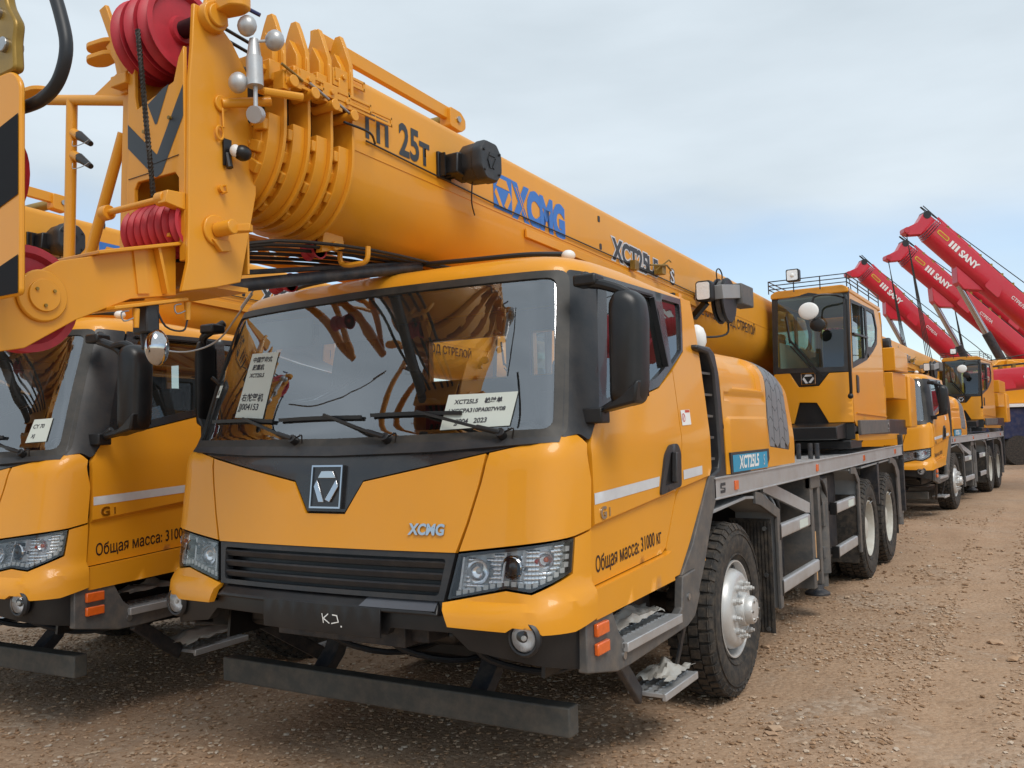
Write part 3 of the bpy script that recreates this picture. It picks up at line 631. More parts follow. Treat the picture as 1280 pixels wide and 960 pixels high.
        MB().prism([(1.30,1.765),(1.475,1.80),(1.49,1.90)], 'y', -2.045, -1.93).build('mirror_foot', 'black', mh, bevel=.012) if s > 0 else MB().prism([(-1.26,1.765),(-1.33,1.80),(-1.34,1.90)], 'y', -2.045, -1.93).build('mirror_foot', 'black', mh, bevel=.012)
        MB().box(s*(1.36 if s > 0 else 1.30), s*((1.36 if s > 0 else 1.30)+.125*kx), -1.913, -1.908, 1.83, 2.25).build('mirror_glass', 'chrome', mh)
    # interior
    MB().prism([(-2.19,1.30),(-1.70,1.30),(-1.72,1.56),(-1.95,1.62),(-2.16,1.60)], 'x', -1.14, 1.14).build('dashboard', 'beige', root, bevel=.02)
    for sx in (-.62, .62):
        MB().box(sx-.26, sx+.26, -1.45, -.95, 1.20, 1.36).box(sx-.24, sx+.24, -1.02, -.86, 1.34, 1.93).box(sx-.13, sx+.13, -1.0, -.88, 1.95, 2.12).build('seat', 'seat', root, bevel=.04)
    st = MB(); c = Vector((.62,-1.62,1.66)); R_ = Matrix.Rotation(math.radians(-28), 3, 'X')
    st.tube([c+R_@Vector((.21*math.cos(a), .21*math.sin(a), 0)) for a in [2*math.pi*i/28 for i in range(29)]], .015, 8)
    st.tube([c+R_@Vector((-.21,0,0)), c+R_@Vector((.21,0,0))], .02, 8).tube([c, c+R_@Vector((0,0,-.3))], .03, 8).build('steering_wheel', 'black', root)
    MB().tube([(-1.02,-2.01,1.98),(-1.07,-2.06,2.0),(-1.12,-2.10,2.06)], .01, 8).tube([(-.9,-2.1,1.75),(-1.0,-2.02,1.90),(-1.02,-2.01,1.98)], .008, 8).build('inner_mirror_arm', 'black', root)
    for x in (-.55, .0):
        MB().prism(rnd([(x-.40,2.20),(x+.1,2.20),(x+.1,2.36),(x-.40,2.36)], .03), 'y', -1.98, -1.965).build('sun_visor', 'beige', root, bevel=.004)
    MB().sphere((-.93,-2.03,2.0), .10, 18, (.9,.35,1.0)).build('inner_mirror', 'seat', root)

def make_chassis(root):
    # under-run bar and its curved brackets
    ub = MB().box(-1.11, 1.11, -2.055, -1.965, .335, .468).build('underrun_bar', 'bar', root, bevel=.008)
    for x in (-.52, .52):
        MB().sheet([(-1.98,.40),(-1.90,.43),(-1.80,.52),(-1.74,.64),(-1.73,.86)], x-.05, x+.05, .07).build('bar_bracket', 'chassis', ub, bevel=.004)
    # frame rails, cross members, axles
    fr = MB()
    for s in (-1, 1): fr.prism([(-2.2,.72),(-2.2,.95),(.2,1.0),(.5,1.12),(7.3,1.12),(7.3,.78),(.3,.78),(-.5,.72)], 'x', s*.36, s*.46)
    for y in (-2.1,-1.2,.9,2.2,3.4,5.5,7.1): fr.box(-.36,.36,y-.06,y+.06,.80,.98)
    fr.box(-.46,.36,-2.25,-2.05,.70,.82)
    fr.build('frame_rail', 'chassis', root, bevel=.004)
    for y in (0, 4.812, 6.162):
        a = MB().cyl((-1.0,y,.54),(1.0,y,.54),.075,16).sphere((0,y,.54),.21 if y else .13,18,(1,1,1))
        a.build('axle', 'chassis', root)
    for s in (-1, 1):
        for k in range(4): MB().box(s*.36, s*.45, -.75+.05*k, .75-.05*k, .66+.016*k, .674+.016*k).build('leaf_spring', 'chassis', root)
    eg = MB().box(-.34,.34,-1.6,-.3,.55,1.1).box(-.22,.22,-1.4,-.6,.42,.58).cyl((-.5,-2.0,.72),(.5,-2.0,.72),.05,12)
    eg.build('engine', 'black', root, bevel=.03)
    for x in (-.30,.1,.62): MB().tube([(x,-2.1,.75),(x+.05,-2.0,.62),(x+.3,-1.8,.55),(x+.45,-1.3,.60)], .016, 8, sm=4).build('under_hose', 'hose', root)
    for s in (-1, 1):
        MB().prism([(-2.0,.86),(-.7,.86),(-.7,.62),(-1.0,.50),(-1.5,.52),(-2.0,.66)], 'x', s*.62, s*.95).build('tank', 'black', root, bevel=.03)
        wheel(root, 1.25, 0, s, 'front')
        for y in (4.812, 6.162):
            wheel(root, 1.25, y, s, 'rear')
            wheel(root, .91, y, s, 'rear')
    # deck with its edge rails
    dk = MB().box(-1.235,1.235,-.30,7.38,1.335,1.365).build('deck', 'alu', root)
    tp = MB(); rnd_ = random.Random(3)
    for i in range(60):
        for j in range(10):
            y = 1.65+i*.095; x = .62+j*.06
            a = math.pi/4*(1 if (i+j)%2 else -1); c, q = math.cos(a)*.020, math.sin(a)*.020; c2, q2 = -q*.25, c*.25
            tp.add([(x-c-c2,y-q-q2,1.3652),(x+c-c2,y+q-q2,1.3652),(x+c+c2,y+q+q2,1.3652),(x-c+c2,y-q+q2,1.3652),(x,y,1.3695)], [(0,1,4),(1,2,4),(2,3,4),(3,0,4)])
    o = tp.build('chequer_studs', 'alu', dk, smooth=80); o['kind'] = 'stuff'
    for s in (-1, 1):
        rl = MB().prism([(-.385,1.253),(7.40,1.262),(7.40,1.372),(-.385,1.382)], 'x', s*1.236, s*1.252).prism([(1.236*s,1.373),(1.262*s,1.373),(1.262*s,1.384),(1.236*s,1.384)], 'y', -.385, 7.40).prism([(1.236*s,1.250),(1.258*s,1.250),(1.258*s,1.260),(1.236*s,1.260)], 'y', -.385, 7.40)
        rl = rl.build('deck_rail', 'alu', root, bevel=.002)
        for y in (.03, 2.32, 4.55, 6.75):
            MB().box(s*1.252, s*1.262, y-.035, y+.035, 1.285, 1.345).build('side_reflector', 'amber', rl, bevel=.003)
        fn = plane_fn((s*1.2535,-.28,1.283), (0,1,0), (0,0,1))
        poly_mb([[(0,.0),(.085,.0),(.095,.018),(.09,.030),(.022,.034),(.022,.044),(.095,.044),(.095,.062),(.01,.062),(0,.048),(.0,.03),(.072,.024),(.072,.018),(0,.018)]], fn, .001).build('rail_logo', 'mark', rl)
        MB().box(s*1.20, s*1.262, 7.40, 7.46, 1.10, 1.52).box(s*1.20,s*1.262,7.38,7.44,.50,1.2).build('rear_post', 'chassis', root, bevel=.006)
        # mudguards
        mg = MB().sheet([(-.42,1.19),(.28,1.225),(.57,1.205),(1.03,1.06),(1.035,.36)], s*.93, s*1.238, .02).build('mudguard', 'lightgrey', root, bevel=.004)
        MB().prism([(.46,1.245),(.60,1.225),(1.07,1.07),(1.065,.36),(.985,.36),(.985,1.02),(.58,1.14),(.46,1.16)], 'x', s*1.228, s*1.250).build('mudguard_rim', 'grey', mg, bevel=.003)
        mf = MB().box(s*.93, s*1.235, .86, .872, .21, 1.02)
        for k in range(12): mf.box(s*(.94+.0248*k), s*(.952+.0248*k), .853, .861, .215, 1.0)
        mf = mf.build('mud_flap', 'rubber', mg)
        for (x, z) in ((1.19,.95),(1.19,.62),(1.19,.24),(.98,.95)): MB().cyl((s*x,.852,z),(s*x,.842,z),.016,10).build('bolt', 'steel', mf)
        mg2 = MB().sheet([(3.75,1.235),(4.02,1.215),(4.21,1.10),(4.19,.38)], s*.62, s*1.240, .02).build('mudguard', 'lightgrey', root, bevel=.003)
        MB().prism([(3.80,1.25),(4.06,1.235),(4.25,1.11),(4.23,.36),(4.15,.36),(4.16,1.07),(4.02,1.17),(3.80,1.185)], 'x', s*1.230, s*1.252).build('mudguard_rim', 'grey', mg2, bevel=.003)
        MB().box(s*.62, s*1.22, 4.17,4.18,.25,.95).build('mud_flap', 'rubber', mg2)
        mg3 = MB().sheet([(4.45,1.225),(6.45,1.235),(6.75,1.19),(6.99,1.03),(7.02,.48)], s*.62, s*1.240, .02).build('mudguard', 'lightgrey', root, bevel=.003)
        MB().prism([(6.3,1.25),(6.5,1.25),(6.80,1.20),(7.05,1.05),(7.10,.46),(6.86,.46),(6.84,.98),(6.70,1.12),(6.48,1.18),(6.3,1.18)], 'x', s*1.230, s*1.252).build('mudguard_rim', 'grey', mg3, bevel=.003)
        MB().box(s*.62, s*1.21, 7.03,7.045,.24,.9).build('mud_flap', 'rubber', mg3)
        MB().prism([(5.42,1.23),(5.56,1.23),(5.52,.75),(5.46,.75)], 'x', s*1.05, s*1.24).build('mudguard_divider', 'chassis', root, bevel=.004)
        # side guards
        for (z, spans) in ((.905, ((1.04,2.02),(3.02,3.98))), (.50, ((1.04,2.28),(3.04,4.02)))):
            for y0, y1 in spans:
                gd = MB().prism(rnd([(1.198,z-.05),(1.252,z-.05),(1.252,z+.05),(1.198,z+.05)], .018) if s > 0 else rnd([(-1.252,z-.05),(-1.198,z-.05),(-1.198,z+.05),(-1.252,z+.05)], .018), 'y', y0+.03, y1-.03).build('side_guard', 'alu', root)
                for a, b in ((y0, y0+.03), (y1-.03, y1)): MB().prism([(s*1.192,z-.056),(s*1.256,z-.056),(s*1.256,z+.056),(s*1.192,z+.056)], 'y', a, b).build('guard_cap', 'black', gd, bevel=.004)
                if z > .8: MB().box(s*1.2525, s*1.254, y0+(y1-y0)*.60, y0+(y1-y0)*.88, z-.035, z+.03).build('guard_label', 'paper', gd)
                MB().box(s*1.0, s*1.2, y0+.1, y0+.14, z-.03, z+.03).build('guard_bracket', 'chassis', gd)
        # dark tanks and panels behind the guards
        MB().box(s*.60, s*1.06, 3.05, 3.98, .36, 1.20).build('fuel_tank', 'chassis', root, bevel=.03)
        MB().box(s*.58, s*1.02, 1.12, 2.02, .42, .86).build('battery_box', 'chassis', root, bevel=.02)
        MB().box(s*.60, s*.98, 1.05, 2.05, .88, 1.30).build('valve_box', 'black', root, bevel=.01)
        # diagonal tread plate strut and wrapped hose fittings
        MB().bar((s*1.10,1.15,1.24),(s*1.20,2.16,.98),.10,.03,(1,0,0)).build('access_strut', 'alu', root, bevel=.003)
        rn = random.Random(5)
        for k in range(5):
            y = 1.12+k*.075; MB().tube([(s*1.02,y,1.26),(s*(1.10+.02*rn.random()),y+.03,1.12),(s*1.12,y+.07*rn.random()+.05,1.02),(s*1.08,y+.15,.92)], .016, 8, sm=4).build('hydraulic_hose', 'lightgrey' if k%2 else 'hose', root)
        # outriggers
        og = MB().box(s*.75, s*1.215, 2.20, 2.30, .30, 1.25).box(s*.75, s*1.215, 2.48, 2.56, .30, 1.25).box(s*1.17,s*1.222,2.20,2.56,1.14,1.25).build('outrigger', 'grey', root, bevel=.006)
        MB().box(s*.70, s*1.17, 2.30, 2.48, .42, 1.14).build('outrigger_beam', 'black', og)
        MB().box(s*1.172, s*1.19, 2.37, 2.44, .34, .76).build('wear_strip', 'wood', og)
        MB().cyl((s*1.16,2.76,.36),(s*1.16,2.76,1.20),.075,18).cyl((s*1.16,2.76,.24),(s*1.16,2.76,.36),.048,14).build('jack_cylinder', 'grey', og)
        MB().box(s*1.10, s*1.22, 2.64,2.72,.78,1.0).build('jack_bracket', 'grey', og, bevel=.006); MB().box(s*1.10, s*1.21, 2.64,2.86,.50,.60).build('jack_clamp', 'grey', og, bevel=.006)
        MB().lathe([(.11,0),(.11,.02),(.06,.05),(.05,.09)], (s*1.12,2.70,.17), 'z', 20).build('jack_foot', 'chassis', og, bevel=.003)
        MB().tube([(s*1.2,2.50,1.22),(s*1.22,2.62,1.18),(s*1.22,2.74,1.05),(s*1.2,2.80,.80),(s*1.18,2.78,.5)], .016, 8, sm=5).build('hydraulic_hose', 'hose', og)
        MB().tube([(s*1.19,2.46,1.20),(s*1.20,2.58,1.10),(s*1.20,2.66,.95)], .012, 8, sm=5).build('hydraulic_hose', 'hose', og)
        MB().box(s*.8, s*1.2, 7.52, 7.66, .45, 1.2).build('rear_outrigger', 'grey', root, bevel=.006)
        MB().cyl((s*1.14,7.60,.30),(s*1.14,7.60,1.3),.06,14).build('jack_cylinder', 'grey', root)
    for x in (.86, .93, 1.04, 1.10):
        MB().cyl((x,3.05,1.365),(x,3.05,1.51),.022,10).build('deck_lever', 'chassis', root, bevel=.004)
    # silencer / cleaner stub behind the cab
    MB().lathe([(.05,0),(.062,.03),(.06,.08),(.045,.12),(.02,.14),(.001,.145)], (1.10,-.16,2.195), 'z', 20).build('intake_cap', 'white', root)
    MB().cyl((1.10,-.16,1.36),(1.10,-.16,2.195),.045,14).build('intake_pipe', 'black', root)
    MB().box(-1.15,.95,-.40,.9,1.36,1.95).build('engine_cover', 'black', root, bevel=.03)

def make_hood(root):
    """side cover behind the cab: black louvre frame, orange shell, grey tread panel"""
    for s in (1,):
        # section in (x, z): vertical side, rounded shoulder, top running inwards
        sec = cr2([(1.245,1.390),(1.248,1.60),(1.243,1.80),(1.237,1.98),(1.215,2.07),(1.155,2.145),(1.02,2.195),(.78,2.215)], 5)
        L_ = [0]
        for a, b in zip(sec, sec[1:]): L_.append(L_[-1]+math.hypot(b[0]-a[0], b[1]-a[1]))
        SX = [p[0] for p in sec]; SZ = [p[1] for p in sec]
        def hf(y, l, off=0):
            k = .085*max(0, (y-.7)/.9)**2                       # top falls away to the rear
            x = float(np.interp(l, L_, SX)); z = float(np.interp(l, L_, SZ)); l2 = l+.01
            x2 = float(np.interp(l2, L_, SX)); z2 = float(np.interp(l2, L_, SZ)); nx, nz = z2-z, x-x2; q = math.hypot(nx, nz) or 1
            zz = z+off*nz/q; f = sstep(1.5, 2.1, zz)
            return Vector(((x+off*nx/q)-.035*f*max(0,(y-.8)/.8)**2, y, zz-k*f))
        T = L_[-1]
        def D(y, l):
            d = -.030*sstep(.08,.10,y)*(1-sstep(.74,.76,y))*sstep(.545,.560,l)*(1-sstep(.83,.86,l))
            e = sstep(-.10,-.08,y)*(1-sstep(.80,.83,y))
            d += e*(.016*(1-sstep(.345,.362,l))-.012*sstep(.46,.475,l)*(1-sstep(.505,.52,l)))
            return d
        hole = [(.885,.145),(1.455,.105),(1.47,.40),(1.43,.60),(1.36,.80),(.90,.86),(.865,.60),(.845,.35)]
        HL = [[(.10,.855),(.74,.855)],[(.10,.560),(.74,.560)],[(.10,.560),(.10,.855)],[(.74,.560),(.74,.855)],[(.08,.543),(.76,.543)],[(.08,.543),(.08,.88)],[(.76,.543),(.76,.88)]]+[[(-.10,l),(.83,l)] for l in (.345,.362,.460,.475,.505,.520)]
        sh = patch([(-.12,.0),(1.60,.0),(1.60,.62),(1.56,.86),(1.54,T),(-.17,T),(-.16,.5)], bumps(hf, D), .02, [rnd(hole, .02)], .035, .0, HL).build('side_cover', 'orange', root, bevel=.004, smooth=40)
        # flat tread pattern panel with engraved joints
        tp_ = patch(rnd(hole, .02), hf, .0, [], .05, -.006).build('tread_panel', 'treadline', sh)
        cols = 4; cw = .60/cols
        for c in range(cols):
            l = .10+(.03 if c%2 else -.05)
            while l < .88:
                h = .155 if (c+int(l*10))%2 else .125
                y0, y1 = .87+c*cw+.004, .87+(c+1)*cw-.004; ym = (y0+y1)/2; g = .004
                pg = [(y0,l+g),(ym,l+.035+g),(y1,l+g),(y1-.008,l+h*.5),(y1,l+h-g),(ym,l+h+.035-g),(y0,l+h-g),(y0+.008,l+h*.5)] if (c%2) == 0 else [(y0,l+.035+g),(ym,l+g),(y1,l+.035+g),(y1,l+h+.035-g),(ym,l+h-g),(y0,l+h+.035-g)]
                pg = [(min(max(y, .872+.02*(1-min(1,b/.3))), 1.452), b) for y, b in pg]
                pg = [(y, min(max(b, .150-(y-.885)*.07), .845-(y-.9)*.1)) for y, b in pg]
                if max(b for _, b in pg)-min(b for _, b in pg) > .02:
                    try: patch(pg, hf, .006, [], .03, .001).build('tread_block', 'tread', sh)
                    except Exception: pass
                l += h
        lab = patch([(-.085,-.008),(.80,-.012),(.775,.135),(-.10,.135)], hf, .012, [], .08, .022).build('label_frame', 'mark', sh)
        patch([(-.055,.010),(.735,.006),(.72,.118),(-.065,.118)], hf, .0, [], .08, .0235).build('label', 'cyan', lab)
        text_mb('XCT25L5', .112, (lambda u, v, d=0: hf(.075+u, .030+v, .025+d)), .004, sx=.98).build('lettering', 'white', lab)
        text_mb('S', .105, (lambda u, v, d=0: hf(.625+u, .028+v, .025+d)), .0005, sx=.75).build('lettering', 'stripe', lab)
        # black louvre frame between cab and cover
        MB().prism([(-.50,1.26),(-.13,1.26),(-.145,1.70),(-.20,2.05),(-.29,2.145),(-.53,2.15),(-.56,2.13),(-.50,2.10),(-.44,1.98),(-.42,1.5),(-.44,1.36)], 'x', 1.10, 1.235)
        fp = [(-.15,1.25),(-.115,1.40),(-.135,1.72),(-.18,2.02),(-.24,2.14),(-.33,2.175),(-.56,2.175),(-.56,2.145),(-.37,2.13),(-.285,2.04),(-.245,1.80),(-.215,1.50),(-.25,1.43),(-.47,1.385),(-.47,1.25)]
        MB().prism(fp, 'x', 1.15, 1.243).build('louvre_frame', 'greyplastic', root, bevel=.014)
        lb = MB().box(1.10, 1.13, -.60, -.22, 1.36, 2.13).build('louvre_back', 'black', root)
        for k in range(5):
            z = 1.50+.13*k; MB().obox((1.175,-.43,z), (.09,.34,.014), Matrix.Rotation(math.radians(8), 3, 'Y')).build('louvre', 'grey', lb)

def boom_sec(hw, zt, zb, zs=None, n=14):
    """closed U outline in (x,z), rounded bottom, softly rounded top corners"""
    zs = zs if zs is not None else zb+(zt-zb)*.50; pts = []
    for i in range(n+1):
        a = math.pi*i/n; pts.append((hw*math.cos(a), zs-(zs-zb)*max(0, math.sin(a))**.85))
    r = .05
    for c, a0 in (((-hw+r), math.pi), ((hw-r), math.pi/2)):
        for i in range(5): a = a0-math.pi/2*i/4; pts.append((c+r*math.cos(a), zt-r+r*math.sin(a)))
    return pts
BS = -.034                                               # boom runs slightly downhill to the rear
def bz(z, y): return z+BS*(y+2.5)
def loft(secs, close=True):
    n = len(secs[0][1]); vs = []
    for y, pts in secs: vs += [(x, y, z) for x, z in pts]
    fs = [(i*n+j, i*n+(j+1)%n, (i+1)*n+(j+1)%n, (i+1)*n+j) for i in range(len(secs)-1) for j in range(n)]
    if close: fs += [tuple(range(n)), tuple(reversed(range((len(secs)-1)*n, len(secs)*n)))]
    return MB().add(vs, fs)

def make_boom(root):
    def sec_at(y, hw, zt, zb): return (y, boom_sec(hw, bz(zt, y), bz(zb, y)))
    ys = [-2.50,-1.5,-.5,1,2.5,4.5,6.5,8.0]
    bs = loft([sec_at(y, .31, 3.385, 2.635) for y in ys]).build('boom_base', 'orange2', root, smooth=30)
    # rubbing ledge and side rail along the boom
    for s in (-1, 1):
        MB().prism([(-.93,bz(2.985,-.93)),(2.9,bz(2.985,2.9)),(2.9,bz(2.93,2.9)),(-.93,bz(2.93,-.93))], 'x', s*.312, s*.328).build('side_ledge', 'orange2', bs, bevel=.003)
        MB().bar((s*.3115,-2.48,bz(3.018,-2.48)),(s*.3115,7.5,bz(3.018,7.5)),.004,.006).build('weld_seam', 'orange2', bs)
    MB().tube([(.318,-2.40,bz(3.08,-2.4)),(.320,-1.9,bz(3.065,-1.9)),(.320,-1.2,bz(3.05,-1.2)),(.320,-.2,bz(3.052,-.2)),(.320,1,bz(3.055,1)),(.320,2.2,bz(3.05,2.2))], .0045, 6).build('signal_cable', 'hose', bs)
    # lettering on the side
    bf = lambda y0, z0, sh=0: (lambda u, v, d=0: Vector((.3125+d, y0+u+sh*v, bz(z0, y0)+v+BS*u)))
    text_mb('гп', .215, bf(-2.405,3.105), .006, sx=.86).build('lettering', 'mark', bs)
    text_mb('25', .225, bf(-2.145,3.098), .006, sx=.76).build('lettering', 'mark', bs)
    text_mb('т', .20, bf(-1.975,3.098), .006, sx=.86).build('lettering', 'mark', bs)
    ef = bf(-1.275,3.035); bm_ = poly_mb(ring_poly(.20,.205,.0001), ef).build('emblem', 'blue', bs) if 0 else poly_mb([[(0,0),(.205,0),(.205,.215),(0,.215)]], ef).build('boom_emblem', 'blue', bs)
    ef2 = (lambda u, v, d=0: ef(.205*u, .205*v, .0015+d))
    poly_mb([[(.30,.92),(.70,.92),(.86,.66),(.14,.66)], [(.13,.60),(.04,.45),(.30,.08),(.50,.08)], [(.87,.60),(.96,.45),(.70,.08),(.55,.17),(.72,.45),(.80,.60)]], ef2).build('boom_emblem_mark', 'orange2', bm_)
    text_mb('XCMG', .285, bf(-1.045,3.035), .019, sx=.78).build('lettering', 'blue', bs)
    xf = bf(-1.05,3.035)
    poly_mb([[(.022,.182),(.030,.182),(.155,0),(.147,0)],[(.048,.182),(.056,.182),(.178,0),(.170,0)],[(.182,.182),(.188,.182),(.058,0),(.052,0)]], (lambda u, v, d=0: xf(u, v, .0015))).build('lettering_line', 'orange2', bs)
    g = bf(.36,3.045)
    text_mb('XCT25', .215, (lambda u, v, d=0: g(u, v, 0)), .020, sx=1.02).build('lettering_outline', 'stripe', bs)
    text_mb('XCT25', .215, (lambda u, v, d=0: g(u, v, .0012)), .009, sx=1.02).build('lettering', 'mark', bs)
    g2 = bf(1.00,3.055)
    text_mb('L5', .19, (lambda u, v, d=0: g2(u, v, 0)), .016, sx=1.3).build('lettering_outline', 'stripe', bs)
    text_mb('L5', .19, (lambda u, v, d=0: g2(u, v, .0012)), .007, sx=1.3).build('lettering', 'mark', bs)
    g3 = bf(1.50,3.055)
    text_mb('S', .17, (lambda u, v, d=0: g3(u, v, 0)), .012, sx=1.3).build('lettering', 'mark', bs)
    text_mb('S', .17, (lambda u, v, d=0: g3(u, v, .0012)), .002, sx=1.3).build('lettering_outline', 'stripe', bs)
    text_mb('НЕ СТОЯТЬ ПОД СТРЕЛОЙ', .135, bf(2.15,2.885), .002, sx=1.02).build('lettering', 'text', bs)
    # black wind-sock style camera housing on its bracket
    cb = MB().box(.312,.328,-1.835,-1.72,3.035,3.175).build('cable_drum_bracket', 'black', bs, bevel=.003)
    for y in (-1.82,-1.775,-1.735): MB().box(.328,.36,y-.005,y+.005,3.045,3.165).build('bracket_rib', 'black', cb)
    MB().prism([(-1.80,3.055),(-1.64,3.04),(-1.62,3.19),(-1.79,3.165)], 'x', .34, .42).build('cable_drum_arm', 'black', cb, bevel=.008)
    o8 = rnd([(-.115,-.055),(-.06,-.115),(.06,-.115),(.115,-.055),(.115,.055),(.06,.115),(-.06,.115),(-.115,.055)], .02)
    dm = MB(); vs = []; secs = ((.38,.80),(.40,.92),(.48,.96),(.485,1.0),(.53,1.0),(.545,.93)); n = len(o8)
    for x, r in secs: vs += [(x, -1.655+u*r*.92, 3.125+v*r*.92) for u, v in o8]
    dm.add(vs, [(i*n+j, i*n+(j+1)%n, (i+1)*n+(j+1)%n, (i+1)*n+j) for i in range(5) for j in range(n)]+[tuple(range(n)), tuple(range(6*n-1, 5*n-1, -1))])
    dm = dm.build('cable_drum', 'greyplastic', cb, bevel=.003)
    for e in EMB: poly_mb([[(u*.11-.055, v*.12-.06) for u, v in e]], lambda u, v, d=0: Vector((.5455+d, -1.655+u, 3.125+v)), .004).build('drum_emblem', 'black', dm)
    for u, v in ((-.075,.045),(.075,.05),(.07,-.06),(-.07,-.06)): MB().cyl((.545,-1.655+u,3.125+v),(.552,-1.655+u,3.125+v),.007,8).build('bolt', 'black', dm)
    for y, z in ((.135,3.197),(.15,3.00),(-1.24,3.335)): MB().prism(rnd([(y-.018,z-.022),(y+.018,z-.022),(y+.018,z+.022),(y-.018,z+.022)], .012), 'x', .3105, .3125).build('slot_hole', 'black', bs)
    MB().tube([(.42,-1.66,3.03),(.40,-1.64,2.93),(.325,-1.50,2.90)], .004, 6, sm=3).build('drum_cable', 'hose', cb)
    # lifting rod above the boom
    rd = MB().bar((.20,-2.62,3.525),(.20,-1.52,3.478),.035,.07).build('top_rod', 'orange2', bs, bevel=.004)
    MB().prism(rnd([(-1.585,3.40),(-1.48,3.39),(-1.435,3.42),(-1.435,3.47),(-1.48,3.505),(-1.585,3.51)], .015), 'x', .165, .24).build('rod_end', 'orange2', rd, bevel=.004)
    MB().cyl((-.20,-1.53,3.455),(.165,-1.53,3.455),.035,16).build('rod_shaft', 'brown', rd)
    MB().cyl((.24,-1.51,3.455),(.25,-1.51,3.455),.018,8).build('bolt', 'steel', rd)
    # nested sections and their end collars
    for i in range(4):
        y = -2.515-.128*i; hw, zt, zb = .312-.012*i, 3.375-.012*i, 2.640+.016*i
        tube_ = loft([(y+.10, boom_sec(hw-.075, zt-.06, zb+.07)), (y-.13, boom_sec(hw-.085, zt-.07, zb+.08))]).build('boom_section', 'wire', root, smooth=30)
        def flange(o_, i_, y0, y1, nm):
            ol = boom_sec(hw+o_, zt+o_*.6, zb-o_, zs=zb+.36, n=22); inn = boom_sec(hw+i_, zt+i_*.9, zb-i_, zs=zb+.36, n=22); n = len(ol)
            vs = [(x, yy, z) for yy in (y0, y1) for x, z in ol]+[(x, yy, z) for yy in (y0, y1) for x, z in inn]; fs = []
            for j in range(n):
                q = (j+1)%n; fs += [(j,q,q+n,j+n), (j+2*n,q+2*n,q+3*n,j+3*n), (j,q,q+2*n,j+2*n), (j+n,q+n,q+3*n,j+3*n)]
            return MB().add(vs, fs).build(nm, 'orange2', tube_, bevel=.0025, smooth=30)
        flange(.036, -.10, y-.016, y, 'collar')
        lo_ = lambda o_: [p for p in boom_sec(hw+o_, zt, zb-o_, zs=zb+.36, n=26)[:27]]
        A, B = lo_(.014), lo_(-.105); k_ = len(A); vs = [(x, yy, z) for yy in (y-.082, y-.016) for x, z in A+B]; m2 = 2*k_; fs = []
        for j in range(k_-1): fs += [(j,j+1,k_+j+1,k_+j),(m2+j,m2+j+1,m2+k_+j+1,m2+k_+j),(j,j+1,m2+j+1,m2+j),(k_+j,k_+j+1,m2+k_+j+1,m2+k_+j)]
        fs += [(0,k_,m2+k_,m2),(k_-1,2*k_-1,m2+2*k_-1,m2+k_-1)]
        MB().add(vs, fs).build('collar_ring', 'orange2', tube_, bevel=.003, smooth=30)
        for sx in (-1, 1):
            x1 = hw+.030
            MB().prism([(sx*x1,zt-.10),(sx*x1,zt+.015),(sx*(x1-.038),zt+.125),(sx*(x1-.055),zt+.165),(sx*(x1-.085),zt+.165),(sx*(x1-.105),zt+.125),(sx*(x1-.155),zt-.0),(sx*(x1-.17),zt-.10)], 'y', y-.020, y+.006).build('collar_tab', 'orange2', tube_, bevel=.003)
            MB().prism([(sx*(x1-.02),zt-.005),(sx*(x1-.06),zt+.07),(sx*(x1-.09),zt+.02),(sx*(x1-.09),zt-.06),(sx*(x1-.02),zt-.06)], 'y', y-.055, y-.020).build('tab_rib', 'orange2', tube_, bevel=.003)
            MB().box(sx*(x1-.085), sx*(x1-.005), y-.085, y-.02, zt-.155, zt-.065).build('wear_pad_block', 'orange2', tube_, bevel=.005)
            MB().cyl((sx*(x1-.045),y-.085,zt-.105),(sx*(x1-.045),y-.105,zt-.105),.022,6).build('bolt', 'orange2', tube_, bevel=.002)
            MB().cyl((sx*(x1-.045),y-.105,zt-.105),(sx*(x1-.045),y-.125,zt-.105),.012,8).build('bolt', 'orange2', tube_)
        zs = zb+.36
        for k, a in enumerate((.10,.36,.62,.88,1.14,1.42,1.72,2.05)):
            q = -.022 if k%2 == 0 else -.040
            x, z = (hw+q)*math.cos(a), zs-(zs-zb+q)*math.sin(a)**.85
            c = Vector((x, y-.090, z)); R_ = Matrix.Rotation(a, 3, 'Y')
            MB().obox(c, (.062,.030,.048), R_).build('clamp_block', 'orange2', tube_, bevel=.005)
            MB().cyl(c+R_@Vector((-.034,.004,.004)), c+R_@Vector((-.034,-.020,.004)), .013, 6).build('bolt', 'orange2', tube_, bevel=.002)
            c2 = c+R_@Vector((-.012,.006,-.062)); MB().obox(c2, (.034,.014,.066), R_).build('clamp_strap', 'orange2', tube_, bevel=.003)
    # cable guides: slotted fingers that reach along the boom
    for (x, y0, y1, z) in ((.345,-2.62,-2.24,3.20),(.350,-2.72,-2.40,3.215),(.350,-2.86,-2.55,3.225),(.330,-2.62,-2.42,3.32),(.355,-2.95,-2.72,3.19)):
        gd = MB(); w = .014
        gd.bar((x,y0,z+.020),(x,y1,z+.020),.008,w).bar((x,y0,z-.012),(x,y1,z-.012),.008,w).bar((x,y1-.01,z+.004),(x,y1+.005,z+.004),.008,.046).bar((x,y0,z+.004),(x,y0+.09,z+.004),.010,.06)
        gd.box(x-.06,x,y0-.012,y0+.03,z-.05,z+.03).cyl((x-.01,y0+.05,z),(x+.015,y0+.05,z),.012,8)
        gd.build('cable_guide', 'orange2', bs, bevel=.002)
    for i in range(4):
        y = -2.55-.125*i; z = 3.14+.012*i
        MB().cyl((.25,y,z),(.375,y,z),.022,12).cyl((.375,y,z),(.385,y,z),.026,12).build('guide_roller', 'orange2', bs, bevel=.003)
